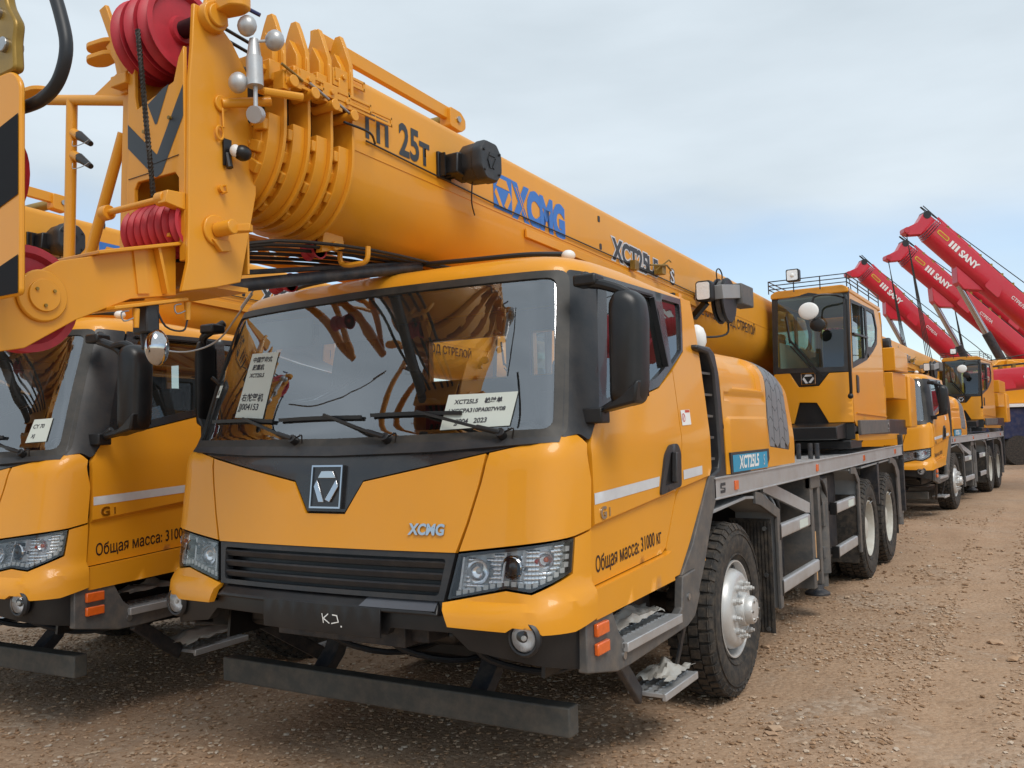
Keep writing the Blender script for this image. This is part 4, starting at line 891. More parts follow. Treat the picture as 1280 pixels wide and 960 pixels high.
    for i in range(3):
        MB().tube([(.365,-2.98+.16*i,3.235-.03*i),(.372,-2.93+.16*i,3.215-.03*i),(.365,-2.86+.16*i,3.20-.03*i)], .006, 8).build('shackle', 'steel' if i else 'brown', bs)
    MB().tube([(.36,-2.6,3.10),(.38,-2.45,3.09),(.33,-2.35,3.075)], .006, 6, sm=4).build('signal_cable', 'hose', bs)

def sheave(name, root, c, r, w, par=None, m='red', ax='x', groove=.03):
    h = w/2
    prof = [(.045,-h*.9),(r*.30,-h*.9),(r*.34,-h*.35),(r*.78,-h*.35),(r*.86,-h),(r,-h),(r-.006,-h*.62),(r-groove,-h*.15),(r-groove,h*.15),(r-.006,h*.62),(r,h),(r*.86,h),(r*.78,h*.35),(r*.34,h*.35),(r*.30,h*.9),(.045,h*.9)]
    return MB().lathe(prof, c, ax, 44, caps=True).build(name, m, par or root, smooth=40)

def make_head(root):
    # two side plates of the boom head
    pl = [(-3.345,2.262),(-3.18,2.298),(-3.055,2.335),(-2.965,2.72),(-2.962,3.165),(-3.085,3.33),(-3.20,3.42),(-3.275,3.42),(-3.285,3.25),(-3.300,3.10),(-3.31,2.62),(-3.315,2.38)]
    for s in (-1, 1):
        hp = MB().prism(pl, 'x', s*.172, s*.192).build('head_side_plate', 'orange2', root, bevel=.004)
        if s > 0:
            # pin bosses, tube stub, lug and lamp on the outside
            MB().cyl((.19,-3.20,3.385),(.235,-3.20,3.385),.060,24).cyl((.235,-3.20,3.385),(.25,-3.20,3.385),.045,24).build('pin_boss', 'orange2', hp, bevel=.004)
            MB().prism([(-3.255,3.36),(-3.23,3.46),(-3.15,3.50),(-3.12,3.38),(-3.16,3.33)], 'x', .195, .215).build('pin_keeper', 'orange2', hp, bevel=.004)
            MB().prism(rnd([(.20,-3.21),(.33,-3.22),(.37,-3.18),(.36,-3.13),(.30,-3.115),(.20,-3.14)], .02), 'z', 3.400, 3.445).build('top_lug', 'orange2', hp, bevel=.006)
            MB().cyl((.192,-3.15,3.05),(.205,-3.15,3.05),.034,20).cyl((.20,-3.15,3.05),(.30,-2.98,3.09),.020,14).build('tube_stub', 'orange2', hp, bevel=.003)
            MB().cyl((.192,-3.155,2.70),(.210,-3.155,2.70),.016,12).tube([(.20,-3.155,2.71),(.225,-3.15,2.71),(.225,-3.15,2.685),(.20,-3.155,2.68)], .005, 6).build('eye_bolt', 'orange2', hp)
            MB().cyl((.192,-3.185,2.525),(.205,-3.185,2.525),.062,24).cyl((.205,-3.185,2.525),(.29,-3.175,2.53),.030,18).build('pivot_pin', 'orange2', hp, bevel=.004)
            MB().prism([(.21,-3.20),(.33,-3.13),(.315,-3.10),(.21,-3.14)], 'z', 2.515, 2.545).build('pivot_lug', 'orange2', hp, bevel=.003)
            MB().prism([(-3.215,2.485),(-3.17,2.44),(-3.12,2.45),(-3.13,2.49)], 'x', .192, .215).build('pivot_keeper', 'orange2', hp, bevel=.003)
            lk = MB().tube([(.205,-3.15,3.03),(.21,-3.15,2.95)], .005, 6).tube([(.205,-3.165+.018*math.cos(a),2.925+.028*math.sin(a)) for a in [i*.5236 for i in range(13)]], .005, 6).build('chain_link', 'orange2', hp)
            MB().prism([(-3.145,2.80),(-3.105,2.80),(-3.105,2.91),(-3.145,2.91)], 'x', .196, .204).tube([(.20,-3.125,2.85),(.215,-3.125,2.79)], .014, 10).build('lamp_bracket', 'black', hp)
            lm = MB().sphere((.245,-3.085,2.855), .034, 16, (1,1.15,.95)).build('warning_lamp', 'black', hp)
            MB().sphere((.232,-3.112,2.860), .026, 16, (.9,.8,1)).build('lamp_dome', 'white', lm)
    # front plates with the chevron marking
    fn = lambda u, v, d=0: Vector((u, -3.310-d-.0, v))
    MB().box(-.172,.172,-3.310,-3.296,2.665,3.165)
    x0, x1 = -.172, .172
    fp = MB()
    for a, b, c, d in ((x0,x1,2.775,3.045),(x0,x0+.035,2.40,3.35),(x1-.035,x1,2.40,3.20)): fp.box(a,b,-3.310,-3.296,c,d)
    fp = MB().prism([(x0,3.35),(x0,2.39),(x0+.04,2.39),(x0+.04,2.72),(x0+.06,2.745),(x1-.055,2.745),(x1-.035,2.72),(x1-.035,2.39),(x1,2.39),(x1,3.24),(x1-.03,3.20),(x1-.06,3.11),(x0+.055,3.045),(x0+.045,3.10),(x0+.045,3.35)], 'y', -3.312, -3.294).build('head_front_plate', 'orange2', root, bevel=.003)
    cx = .01
    for (zt_, h, lft, rgt) in ((3.08,.10,-.045,.065),(2.985,.16,x0,x1-.004)):
        vL = zt_ if h < .12 else 2.975; zb = 2.975 if h < .12 else 2.79
    pf = lambda u, v, d=0: Vector((u, -3.3135-d, v))
    poly_mb([[(-.045,3.050),(.045,3.094),(.085,3.105),(.012,2.960),(.0,2.960)], [(x0,2.995),(cx,2.835),(cx,2.745),(.0,2.745),(x0,2.895)], [(x1-.003,3.085),(x1-.003,2.96),(cx+.03,2.757),(cx,2.745),(cx,2.835)]], pf).build('chevron_marking', 'mark', fp)
    MB().tube([(x0+.003,-3.3140,2.765),(-.03,-3.3140,2.77),(-.03,-3.3140,2.80),(x1-.03,-3.3140,2.81)], .0016, 5).build('access_cover_joint', 'black', fp)
    for (x, z) in ((-.06,2.94),(.095,2.965)): MB().cyl((x,-3.31,z),(x,-3.325,z),.008,8).build('bolt', 'brown', fp)
    MB().box(x0-.09, x0+.01, -3.33, -3.26, 3.165, 3.21).build('head_lug', 'orange2', fp, bevel=.004)
    MB().bar((x0-.02,-3.30,3.22),(x0-.10,-3.35,3.50),.045,.02,(0,1,0)).build('head_strap', 'orange2', fp, bevel=.004)
    # inner dark web and rear closing plates
    MB().box(-.172,.172,-3.0,-2.99,2.38,3.12).box(-.172,.172,-3.18,-3.0,2.30,2.32).build('head_web', 'orange2', root)
    # upper sheaves with shaft
    for i in range(3): sheave('top_sheave', root, (-.115+.085*i,-3.235,3.355), .175, .060)
    MB().cyl((-.19,-3.235,3.355),(.19,-3.235,3.355),.035,18).build('sheave_shaft', 'black', root)
    for i in range(8): sheave('lower_sheave', root, (-.155+.0425*i,-3.235,2.545), .115, .036, groove=.02)
    MB().cyl((-.19,-3.235,2.545),(.19,-3.235,2.545),.03,18).build('sheave_shaft', 'steel', root)
    MB().cyl((-.215,-3.385,2.620),(.13,-3.375,2.625),.013,12).cyl((-.23,-3.385,2.62),(-.19,-3.385,2.62),.030,16).cyl((.10,-3.375,2.625),(.145,-3.375,2.625),.028,16).prism([(-3.40,2.60),(-3.30,2.585),(-3.30,2.655),(-3.39,2.65)], 'x', .125, .172).build('rope_keeper_bar', 'orange2', root, bevel=.003)
    # hoist ropes: twisted strands
    def rope(p0, p1, r, nm='hoist_rope'):
        p0, p1 = Vector(p0), Vector(p1); d = (p1-p0); Ln = d.length; d.normalize(); a = d.orthogonal().normalized(); b = d.cross(a); mb = MB()
        for k in range(4):
            pts = []; m_ = max(8, int(Ln/.016))
            for i in range(m_+1):
                t = i/m_; th = t*Ln/.055*2*math.pi+k*math.pi/2; pts.append(p0+d*(t*Ln)+(a*math.cos(th)+b*math.sin(th))*r*.5)
            mb.tube(pts, r*.55, 5)
        return mb.build(nm, 'wire', root)
    rope((.035,-3.415,3.30),(.045,-3.355,2.62),.0115)
    for k, x in enumerate((-.12,-.07,-.02,.04,.09,.13)):
        MB().tube([(x*.9,-3.15,2.45),(x,-2.8,2.50+.012*k),(x*1.2,-2.2,2.575+.008*k),(x*1.3,-1.5,2.62)], .009, 6, sm=3).build('under_rope', 'wire', root)
    # top-side ropes over the boom
    for x in (-.09,-.02): MB().tube([(x,-3.235,3.53),(x,-2.6,3.47),(x,0,3.36),(x,7.2,3.15)], .008, 6).build('over_rope', 'wire', root)
    MB().tube([(.19,-3.16,3.52),(.25,-3.10,3.47),(.31,-3.04,3.43)], .0085, 8).build('sensor_cable', 'bluehose', root)
    # anemometer on the head
    an = MB().cyl((.34,-3.10,3.00),(.34,-3.10,3.11),.009,10).cyl((.34,-3.10,3.105),(.335,-3.10,3.225),.033,20).cyl((.335,-3.10,3.225),(.335,-3.10,3.30),.030,20,.018).build('anemometer', 'alu', root)
    for (c, e) in (((.330,-3.13,3.345),(.31,-3.16,3.33)),((.395,-3.045,3.300),(.36,-3.07,3.31)),((.285,-3.14,3.12),(.33,-3.11,3.13))):
        MB().sphere(c, .042, 16, (1,.85,1)).cyl(c, (.335,-3.10,c[2]-.01), .006, 8).build('anemometer_cup', 'alu', an)
    MB().cyl((.345,-3.115,2.985),(.335,-3.085,2.995),.034,20).build('counter_weight', 'alu', an)
    MB().tube([(.28,-3.02,3.13),(.34,-3.05,3.10),(.40,-2.90,3.11)], .017, 10).build('anemometer_arm', 'orange2', an)
    # auxiliary head arm reaching forward
    arm_o = [(-3.05,2.30),(-3.28,2.258),(-3.50,2.235),(-3.72,2.140),(-3.90,2.030),(-4.30,1.93),(-4.42,1.98),(-4.42,2.10),(-4.00,2.195),(-3.76,2.36),(-3.62,2.395),(-3.38,2.455),(-3.10,2.47)]
    for s in (-1, 1):
        MB().prism([(-3.30,2.262),(-3.50,2.225),(-3.72,2.125),(-3.90,2.015),(-4.30,1.93),(-4.42,1.98),(-4.42,2.10),(-4.00,2.185),(-3.78,2.325),(-3.66,2.360),(-3.42,2.44),(-3.30,2.455)], 'x', s*.088, s*.102).build('aux_arm_plate', 'orange2', root, bevel=.003)
        MB().lathe([(.001,0),(.085,0),(.09,.008),(.085,.016),(.055,.018),(.055,.028),(.001,.028)], (s*.102,-3.845,2.195), 'x', 32, sgn=s, caps=False).build('pin_cover', 'orange2', root, bevel=.002)
        for k in range(3):
            a = 2*math.pi*k/3+.5; MB().cyl((s*.13,-3.845+.035*math.cos(a),2.195+.035*math.sin(a)),(s*.136,-3.845+.035*math.cos(a),2.195+.035*math.sin(a)),.006,6).build('bolt', 'brown', root)
    MB().prism([(-.13,-3.22),(.135,-3.24),(.135,-3.50),(.11,-3.68),(-.11,-3.68),(-.13,-3.5)], 'z', 0, 0) 
    # top and bottom flanges of the arm (tilted plates)
    def plate(y0, z0, y1, z1, xw, th, nm, zw=None):
        MB().add([(-xw,y0,z0),(xw,y0,z0),(xw,y1,z1),(-xw,y1,z1),(-xw,y0,z0+th),(xw,y0,z0+th),(xw,y1,z1+th),(-xw,y1,z1+th)], [(0,3,2,1),(4,5,6,7),(0,1,5,4),(1,2,6,5),(2,3,7,6),(3,0,4,7)]).build(nm, 'orange2', root, bevel=.003)
    plate(-3.25,2.468,-3.66,2.362,.150,.014,'aux_arm_flange'); plate(-3.28,2.238,-3.60,2.170,.150,.014,'aux_arm_flange')
    MB().cyl((.09,-3.30,2.49),(.09,-3.30,2.505),.032,20).cyl((.09,-3.30,2.505),(.09,-3.30,2.515),.018,16).build('flange_pin', 'orange2', root, bevel=.003)
    MB().bar((.12,-3.40,2.43),(.12,-3.36,2.26),.03,.012,(0,1,0)).build('arm_stiffener', 'orange2', root); MB().bar((.10,-3.47,2.42),(.10,-3.45,2.25),.02,.05,(0,1,0)).build('arm_stiffener', 'orange2', root)
    sheave('aux_sheave', root, (0,-3.845,2.195), .185, .055)
    for y, z in ((-3.27,2.235),(-3.50,2.185)):
        MB().cyl((.13,y,z),(.13,y,z-.07),.014,12,.010).build('lock_pin', 'orange2', root)
        MB().tube([(.13,y,z-.03),(.13,y-.05,z-.05),(.13,y-.06,z-.02),(.13,y-.03,z-.01)], .003, 6, sm=3).build('pin_clip', 'steel', root)
    MB().tube([(.13,-3.42,2.21),(.14,-3.38,2.13),(.14,-3.30,2.12),(.13,-3.27,2.17)], .004, 6, sm=4).build('lock_cable', 'hose', root)
    # round mirror below the arm
    mk = MB().box(.05,.135,-3.46,-3.40,2.10,2.215).tube([(.09,-3.43,2.12),(.10,-3.43,2.04)], .022, 12).build('mirror_bracket', 'greyplastic', root, bevel=.008)
    MB().sphere((.155,-3.43,2.045), .062, 24, (.62,.75,1.12)).build('convex_mirror', 'chrome', mk)
    # lattice jib stowed on the far side, its end frame and lugs in front
    jb = MB().cyl((-.235,-3.25,3.13),(-.84,-3.25,3.268),.023,16).build('jib_end_frame', 'orange2', root)
    MB().cyl((-.651,-3.25,3.22),(-.684,-3.25,2.24),.024,16).build('frame_tube', 'orange2', jb)
    MB().cyl((-.29,-3.25,3.00),(-.53,-3.25,2.50),.023,16).build('frame_tube', 'orange2', jb)
    MB().prism([(-.235,3.15),(-.48,3.20),(-.29,3.27),(-.255,3.235)], 'y', -3.262, -3.25).build('jib_gusset', 'orange2', jb)
    for (x, z, sx) in ((-.40,3.36,1),(-.93,3.33,-1)):
        for dz in ((0, .055) if sx > 0 else (0,)):
            p = rnd([(x-.10,-3.275),(x-.06,-3.31),(x+.06,-3.30),(x+.10,-3.26),(x+.06,-3.22),(x-.06,-3.21),(x-.10,-3.235)], .03)
            MB().prism(p, 'z', z+dz-.02, z+dz).build('jib_lug', 'orange2', jb, bevel=.003)
    MB().prism([(-.36,3.38),(-.30,3.41),(-.225,3.28),(-.215,3.15),(-.26,3.15),(-.30,3.30)], 'y', -3.285, -3.225).build('jib_post', 'orange2', jb, bevel=.004)
    MB().bar((-.235,-3.25,3.20),(-.272,-3.25,2.42),.045,.045,(0,1,0)).build('jib_post', 'orange2', jb, bevel=.004)
    for z in (3.055, 2.955):
        MB().cyl((-.64,-3.25,z+.02),(-.595,-3.25,z-.005),.021,12).build('pin_holder', 'orange2', jb)
        MB().cyl((-.60,-3.25,z),(-.515,-3.25,z-.055),.021,14,.012).build('lock_pin', 'greyplastic', jb)
        MB().tube([(-.61,-3.275,z-.03),(-.59,-3.285,z-.06),(-.53,-3.28,z-.06),(-.515,-3.26,z-.04)], .002, 5, sm=3).build('pin_clip', 'steel', jb)
    jt = MB(); xc = -.66; Y0, Y1 = -2.80, 4.2; nn = 8
    ch = [(xc-.15,2.74),(xc+.15,2.74),(xc-.15,3.20),(xc+.15,3.20)]
    for x, z in ch: jt.cyl((x,Y0,z),(x,Y1,z-.15),.032,8)
    for i in range(nn):
        a, b = Y0+(Y1-Y0)*i/nn, Y0+(Y1-Y0)*(i+1)/nn
        for (p, q) in ((0,1),(1,3),(3,2),(2,0)):
            u, v = ch[p], ch[q]
            if i%2: u, v = v, u
            jt.cyl((u[0],a,u[1]-.02*i),(v[0],b,v[1]-.02*i),.022,6)
    jt.build('lattice_jib', 'orange2', root)
    # sling between trucks and black retained tube under the head
    MB().tube([(-.21,-2.62,2.40),(-.33,-2.62,2.28),(-.495,-2.6,2.18),(-.72,-2.6,2.146),(-1.00,-2.6,2.188)], .0045, 6, sm=5).build('guy_wire', 'steel', root)
    MB().cyl((-.22,-2.62,2.385),(-.29,-2.62,2.325),.008,8).build('turnbuckle', 'steel', root)
    MB().cyl((-.05,-2.92,2.36),(.12,-1.75,2.60),.030,14).cyl((-.05,-2.92,2.42),(.12,-1.75,2.62),.012,8).build('cylinder_tube', 'chassis', root)
    sheave('small_sheave', root, (-.39,-2.25,2.50), .05, .12)
    MB().prism([(-2.50,2.56),(-2.34,2.60),(-2.36,2.70),(-2.48,2.68)], 'x', .08, .12).cyl((.12,-2.42,2.60),(.14,-2.42,2.60),.022,12).build('rope_guide', 'orange2', root, bevel=.003)
    sheave('small_sheave', root, (.03,-2.46,2.59), .05, .08)
    MB().tube([(.07,-2.32,2.64),(.07,-2.31,2.54),(.16,-2.29,2.53),(.205,-2.28,2.545),(.215,-2.28,2.61)], .013, 8, sm=4).build('rope_guide', 'orange2', root)

def make_upper(root):
    # turntable and slewing frame
    MB().lathe([(.60,0),(.62,.03),(.62,.10),(.55,.11),(.55,.16),(.001,.16)], (0,5.3,1.365), 'z', 40).build('turntable', 'black', root)
    fr = MB().prism([(3.9,1.53),(9.0,1.50),(9.0,1.72),(5.0,1.75),(3.9,1.66)], 'x', -.55, 1.12)
    fr.build('slewing_frame', 'black', root, bevel=.01)
    for s in (-1, 1):
        MB().prism([(4.9,1.72),(8.9,1.72),(8.9,2.5),(8.2,2.95),(7.5,2.95),(6.2,2.45),(4.9,2.0)], 'x', s*.36, s*.385).build('boom_support_plate', 'orange', root, bevel=.004)
    MB().prism([(4.6,1.50),(7.6,1.46),(7.6,1.53),(4.6,1.57)], 'x', 1.12, 1.20).build('frame_edge', 'orange', root, bevel=.004)
    MB().cyl((0,4.2,1.9),(0,1.2,2.50),.085,20).build('lift_cylinder', 'orange2', root)
    # rear boxes, counterweight
    MB().prism([(7.6,2.40),(8.85,2.42),(8.85,2.70),(7.6,2.72)], 'x', .55, 1.20).build('rear_box', 'orange', root, bevel=.01)
    MB().prism([(7.6,2.02),(8.85,2.02),(8.85,2.395),(7.6,2.38)], 'x', .50, 1.16).build('rear_box', 'orange', root, bevel=.01)
    MB().prism([(8.9,1.60),(9.6,1.60),(9.6,2.35),(9.0,2.40)], 'x', -1.2, 1.2).build('counterweight', 'orange', root, bevel=.03)
    MB().cyl((.9,7.9,2.72),(.9,7.9,2.78),.05,14).sphere((.9,7.9,2.80),.05).build('beacon', 'white', root)
    MB().cyl((-.36,8.4,2.7),(.36,8.4,2.7),.30,24).build('winch_drum', 'wire', root)
    # operator cab
    F, XL, XR = 4.40, .385, 1.195
    def cabpoly(y0): return None
    sidep = [(F,1.66),(4.62,1.60),(6.60,1.545),(6.60,2.0),(6.55,2.9),(6.45,3.06),(6.25,3.12),(F+.05,3.13),(F-.0,3.0),(F-.03,2.3)]
    w1 = rnd([(4.53,2.34),(4.60,3.00),(5.42,3.03),(5.42,2.55),(5.36,2.47)], .03); w2 = rnd([(5.52,2.58),(5.52,3.02),(6.02,3.02),(6.18,2.85),(6.12,2.70),(5.85,2.60)], .04)
    for s, x in ((1, XR), (-1, XL)):
        fn = lambda u, v, o=0, x=x, s=s: Vector((x+s*o-.0*(v-1.6), u, v))
        cs = patch([(F+.06,1.72),(4.62,1.64),(6.60,1.60),(6.66,2.0),(6.56,2.9),(6.42,3.08),(6.2,3.13),(F+.10,3.14),(F+.06,2.3)], fn, .03, [[(4.50,2.28),(4.56,3.04),(6.06,3.07),(6.24,2.86),(6.17,2.66),(5.86,2.55),(5.40,2.42)]], .12).build('operator_cab_side', 'orange', root, bevel=.006)
        patch([(4.50,2.28),(4.56,3.04),(6.06,3.07),(6.24,2.86),(6.17,2.66),(5.86,2.55),(5.40,2.42)], fn, .02, [w1, w2], .1, .004).build('window_frame', 'greyplastic', cs)
        patch(w1, fn, 0, [], .3, -.005).build('side_window', 'cabglass', cs); patch(w2, fn, 0, [], .3, -.005).build('side_window', 'cabglass', cs)
        MB().bar(fn(4.56,2.66,.012), fn(5.42,2.68,.012), .02, .03, (1,0,0)).bar(fn(5.12,2.42,.012), fn(5.14,3.02,.012), .02, .03, (1,0,0)).build('window_bar', 'black', cs)
        if s > 0:
            dh = patch(rnd([(4.66,2.02),(4.78,2.02),(4.80,2.20),(4.68,2.22)], .03), fn, .02, [], .1, .012).build('door_handle', 'black', cs, bevel=.004)
            MB().box(XR+.0,XR+.035,4.62,6.62,1.56,1.72).build('side_step_box', 'grey', cs, bevel=.006)
            MB().bar(fn(4.58,1.80,.0), fn(6.58,1.76,.0), .012, .03, (1,0,0)).build('cab_rib', 'orange', cs)
            MB().cyl((XR+.035,6.50,1.66),(XR+.045,6.50,1.66),.025,12).cyl((XR+.035,6.50,1.60),(XR+.045,6.50,1.60),.025,12).build('bolt', 'steel', cs)
    MB().box(XL,XR,6.56,6.60,1.6,2.15).box(XL,XR,6.56,6.60,2.95,3.1).box(XL,XL+.08,6.56,6.60,2.15,2.95).box(XR-.08,XR,6.56,6.60,2.15,2.95).build('operator_cab_rear', 'orange', root, bevel=.006)
    MB().box(XL+.03,XR-.03,6.54,6.556,1.66,2.14).build('rear_lining', 'beige', root)
    MB().box(XL+.032,XL+.040,4.55,6.5,1.68,2.62).build('side_lining', 'beige', root)
    MB().box(XL+.08,XR-.08,6.57,6.58,2.15,2.95).build('rear_window', 'cabglass', root)
    MB().box(XL+.035,XR-.035,4.5,6.5,3.075,3.095).build('roof_lining', 'beige', root)
    MB().box(XL,XR,4.42,6.58,1.60,1.66).build('operator_cab_floor', 'black', root)
    rf = MB().prism(rnd([(XL-.01,3.10),(XR+.01,3.10),(XR+.01,3.15),(XR-.05,3.185),(XL+.05,3.185),(XL-.01,3.15)], .02), 'y', F+.02, 6.52).build('operator_cab_roof', 'orange', root, bevel=.01)
    # front of the cab: glass, black border, V panel, orange lower front, black recess
    ff = lambda u, v, o=0: Vector((u, F-o-.02+.10*sstep(2.1,3.5,v)-.035*(1-((u-.79)/.40)**2), v))
    gl = rnd([(.435,2.315),(1.135,2.295),(1.145,3.10),(.445,3.10)], .03)
    og = patch(gl, ff, 0, [], .1, .004).build('operator_windshield', 'cabglass', root)
    patch([(XL-.005,2.26),(XR+.01,2.24),(XR+.01,3.155),(XL-.005,3.155)], ff, .03, [gl], .08, .008).build('window_frame', 'greyplastic', og, bevel=.004)
    lf = patch([(XL,2.255),(.56,2.262),(.655,2.10),(.87,2.10),(.98,2.235),(XR+.005,2.235),(XR+.005,1.70),(.955,1.70),(.84,1.92),(.655,1.93),(.585,1.70),(XL,1.72)], ff, .03, [], .06, .006).build('operator_cab_front', 'orange', root, bevel=.006)
    vp = patch([(.565,2.262),(.66,2.108),(.865,2.108),(.975,2.24),(XR,2.25),(XL,2.26)], ff, .02, [], .06, .002).build('cowl_panel', 'black', lf)
    patch([(.65,1.925),(.84,1.915),(.955,1.69),(1.20,1.69),(1.20,1.52),(.52,1.50),(.56,1.70)], ff, .02, [], .08, -.03).build('front_recess', 'black', lf)
    MB().box(.45,1.05,4.25,4.44,1.520,1.545).build('front_step', 'lightgrey', lf, bevel=.003)
    MB().box(.45,1.18,4.28,4.9,1.42,1.51).build('front_step_base', 'black', lf, bevel=.01)
    e0 = lambda u, v, d=0: ff(.688+u, 2.118+v, .012+d)
    eb = poly_mb([[(0,0),(.155,0),(.155,.13),(0,.13)]], e0, .003).build('emblem', 'black', lf)
    poly_mb(ring_poly(.155,.13,.010), lambda u, v, d=0: e0(u, v, .004+d), .004).build('emblem_frame', 'chrome', eb)
    for e in EMB: poly_mb([[(u*.155, v*.13) for u, v in e]], lambda u, v, d=0: e0(u, v, .004+d), .005).build('emblem_mark', 'stripe', eb)
    MB().bar((.56,4.315,2.88),(.60,4.30,2.58),.018,.02).bar((.59,4.30,2.62),(.92,4.30,2.20),.012,.022).bar((.60,4.30,2.55),(.86,4.30,2.22),.010,.014).build('wiper', 'black', root)
    hr = MB().tube([(1.19,4.33,3.05),(1.21,4.27,3.0),(1.21,4.27,2.05),(1.20,4.30,1.99)], .016, 10).sphere((1.20,4.28,1.975),.03).build('grab_rail', 'black', root)
    # roof guard rack and lamp
    rk = MB(); zt_, r = 3.285, .006
    for z in (3.20, 3.245, 3.29): rk.tube([(XL-.01,6.4,z),(XL-.01,4.36,z),(XR+.01,4.36,z),(XR+.01,6.4,z)], r, 6)
    for x, y in ((XL-.01,4.36),(.65,4.36),(.93,4.36),(XR+.01,4.36),(XR+.01,5.0),(XR+.01,5.7),(XR+.01,6.4),(XL-.01,5.4)): rk.cyl((x,y,3.15),(x,y,3.295),.007,6)
    rk.build('roof_guard', 'chassis', root)
    lp = MB().prism(rnd([(.60,3.25),(.74,3.25),(.74,3.385),(.60,3.385)], .02), 'y', 4.24, 4.33).build('work_lamp', 'black', root, bevel=.006)
    MB().prism(rnd([(.613,3.263),(.727,3.263),(.727,3.372),(.613,3.372)], .015), 'y', 4.233, 4.24).build('lens', 'reflector', lp)
    MB().sphere((.67,4.25,3.315), .03, 12).build('bulb', 'white', lp)
    # mirrors on the front pillar
    ma = MB().tube([(1.19,4.34,3.02),(1.10,4.20,3.05),(.95,4.12,3.05),(.90,4.10,2.98),(.92,4.10,2.7)], .012, 8, sm=4).build('mirror_arm', 'black', root)
    MB().sphere((.865,4.05,2.885), .105, 22, (1,.25,.88)).build('convex_mirror', 'white', ma)
    MB().sphere((.945,4.08,2.735), .080, 20, (1,.22,.9)).build('mirror_back', 'black', ma)
    # cab interior
    MB().box(.60,1.02,5.35,5.85,2.0,2.14).box(.62,1.0,5.8,5.93,2.1,2.85).build('operator_seat', 'seat', root, bevel=.04)
    MB().box(.5,1.1,4.62,4.9,1.7,2.2).box(.55,.7,5.2,5.6,1.7,2.25).build('console', 'greyplastic', root, bevel=.03)
    # flood lamp, cable reel and junction box on the side of the boom
    xb = .33
    wl = MB().prism(rnd([(.47,2.755),(.61,2.755),(.61,2.93),(.47,2.93)], .03), 'y', 1.66, 1.76).build('boom_work_lamp', 'black', root, bevel=.008)
    MB().prism(rnd([(.485,2.77),(.595,2.77),(.595,2.915),(.485,2.915)], .02), 'y', 1.648, 1.66).build('lens', 'reflector', wl)
    MB().bar((.54,1.72,2.75),(.40,1.78,2.64),.05,.05).build('lamp_bracket', 'black', wl)
    rl = MB().lathe([(.04,-.05),(.19,-.055),(.20,-.045),(.20,-.03),(.165,-.028),(.165,.028),(.20,.03),(.20,.045),(.19,.055),(.04,.05)], (.60,2.02,2.79), 'x', 32).build('cable_reel', 'black', root)
    MB().lathe([(.165,-.028),(.18,-.02),(.182,0),(.18,.02),(.165,.028)], (.60,2.02,2.79), 'x', 32, caps=False).build('reeled_cable', 'grey', rl)
    MB().bar((.60,1.80,2.84),(.62,2.30,2.90),.13,.12).box(.33,.6,2.05,2.15,2.84,2.92).build('reel_bracket', 'lightgrey', rl, bevel=.004)
    MB().box(.56,.70,2.24,2.60,2.78,2.97).build('junction_box', 'grey', rl, bevel=.012)
    MB().tube([(.60,1.86,2.94),(.60,1.85,3.03),(.60,1.93,3.06),(.60,2.00,3.02),(.60,1.99,2.95)], .006, 6, sm=4).build('wire_guard', 'black', rl)
    MB().tube([(.60,2.12,2.62),(.60,2.05,2.50),(.5,1.75,2.46),(.36,1.55,2.50)], .009, 8, sm=4).build('reel_cable', 'hose', rl)
    MB().box(.325,.36,1.42,1.62,2.35,2.78).build('boom_rest', 'orange', root, bevel=.004)
    MB().tube([(.36,.95,2.98),(.42,1.15,3.0),(.38,1.35,2.99)], .008, 6).tube([(.36,1.05,2.95),(.44,1.15,3.04),(.40,1.30,3.05)], .006, 6).box(.33,.40,1.10,1.18,2.93,3.0).build('sensor_bracket', 'brown', root)
    MB().box(.33,.37,.62,.70,2.90,2.97).build('sensor_bracket', 'brown', root)

# ------------------------------------------------------------------ crane 1: the one in front
crane = thing('crane_truck', 'yellow truck crane with two paper notices on its windscreen and blue letters on its boom', 'truck crane', 'yellow truck cranes on the gravel yard')
make_cab(crane); make_chassis(crane); make_hood(crane); make_boom(crane); make_head(crane); make_upper(crane)

def clone(label, loc, rz, drop=()):
    c = copy_tree(crane); c['label'] = label; c.location = loc; c.rotation_euler = (0, 0, rz)
    for ch in list(c.children):
        if ch.name.split('.')[0] in drop:
            for g in list(ch.children): bpy.data.objects.remove(g)
            bpy.data.objects.remove(ch)
    return c
def shift_mirror(root, dx):
    for ch in root.children:
        if ch.name.split('.')[0] in ('mirror',) and sum(v[0] for v in ch.bound_box) > 0:
            ch.location.x += dx
            MB().tube([(1.40,-2.0,2.30),(1.50,-1.99,2.31),(1.58,-1.97,2.26)], .022, 10, sm=3).build('mirror_arm', 'black', root)
            MB().tube([(1.28,-1.985,1.765),(1.50,-1.98,1.80)], .022, 10).build('mirror_lower_arm', 'black', root)
left = clone('yellow truck crane parked alongside, with the chrome round mirror before its door', (-3.262, -.357, -.025), .050, drop=('guy_wire', 'turnbuckle', 'jib_end_frame', 'lattice_jib', 'convex_mirror', 'mirror_bracket'))
shift_mirror(left, .13)
third = clone('yellow truck crane facing forward, parked behind the tail of the crane with two paper notices', (.131, 13.52, 0), -.071, drop=('guy_wire', 'turnbuckle'))

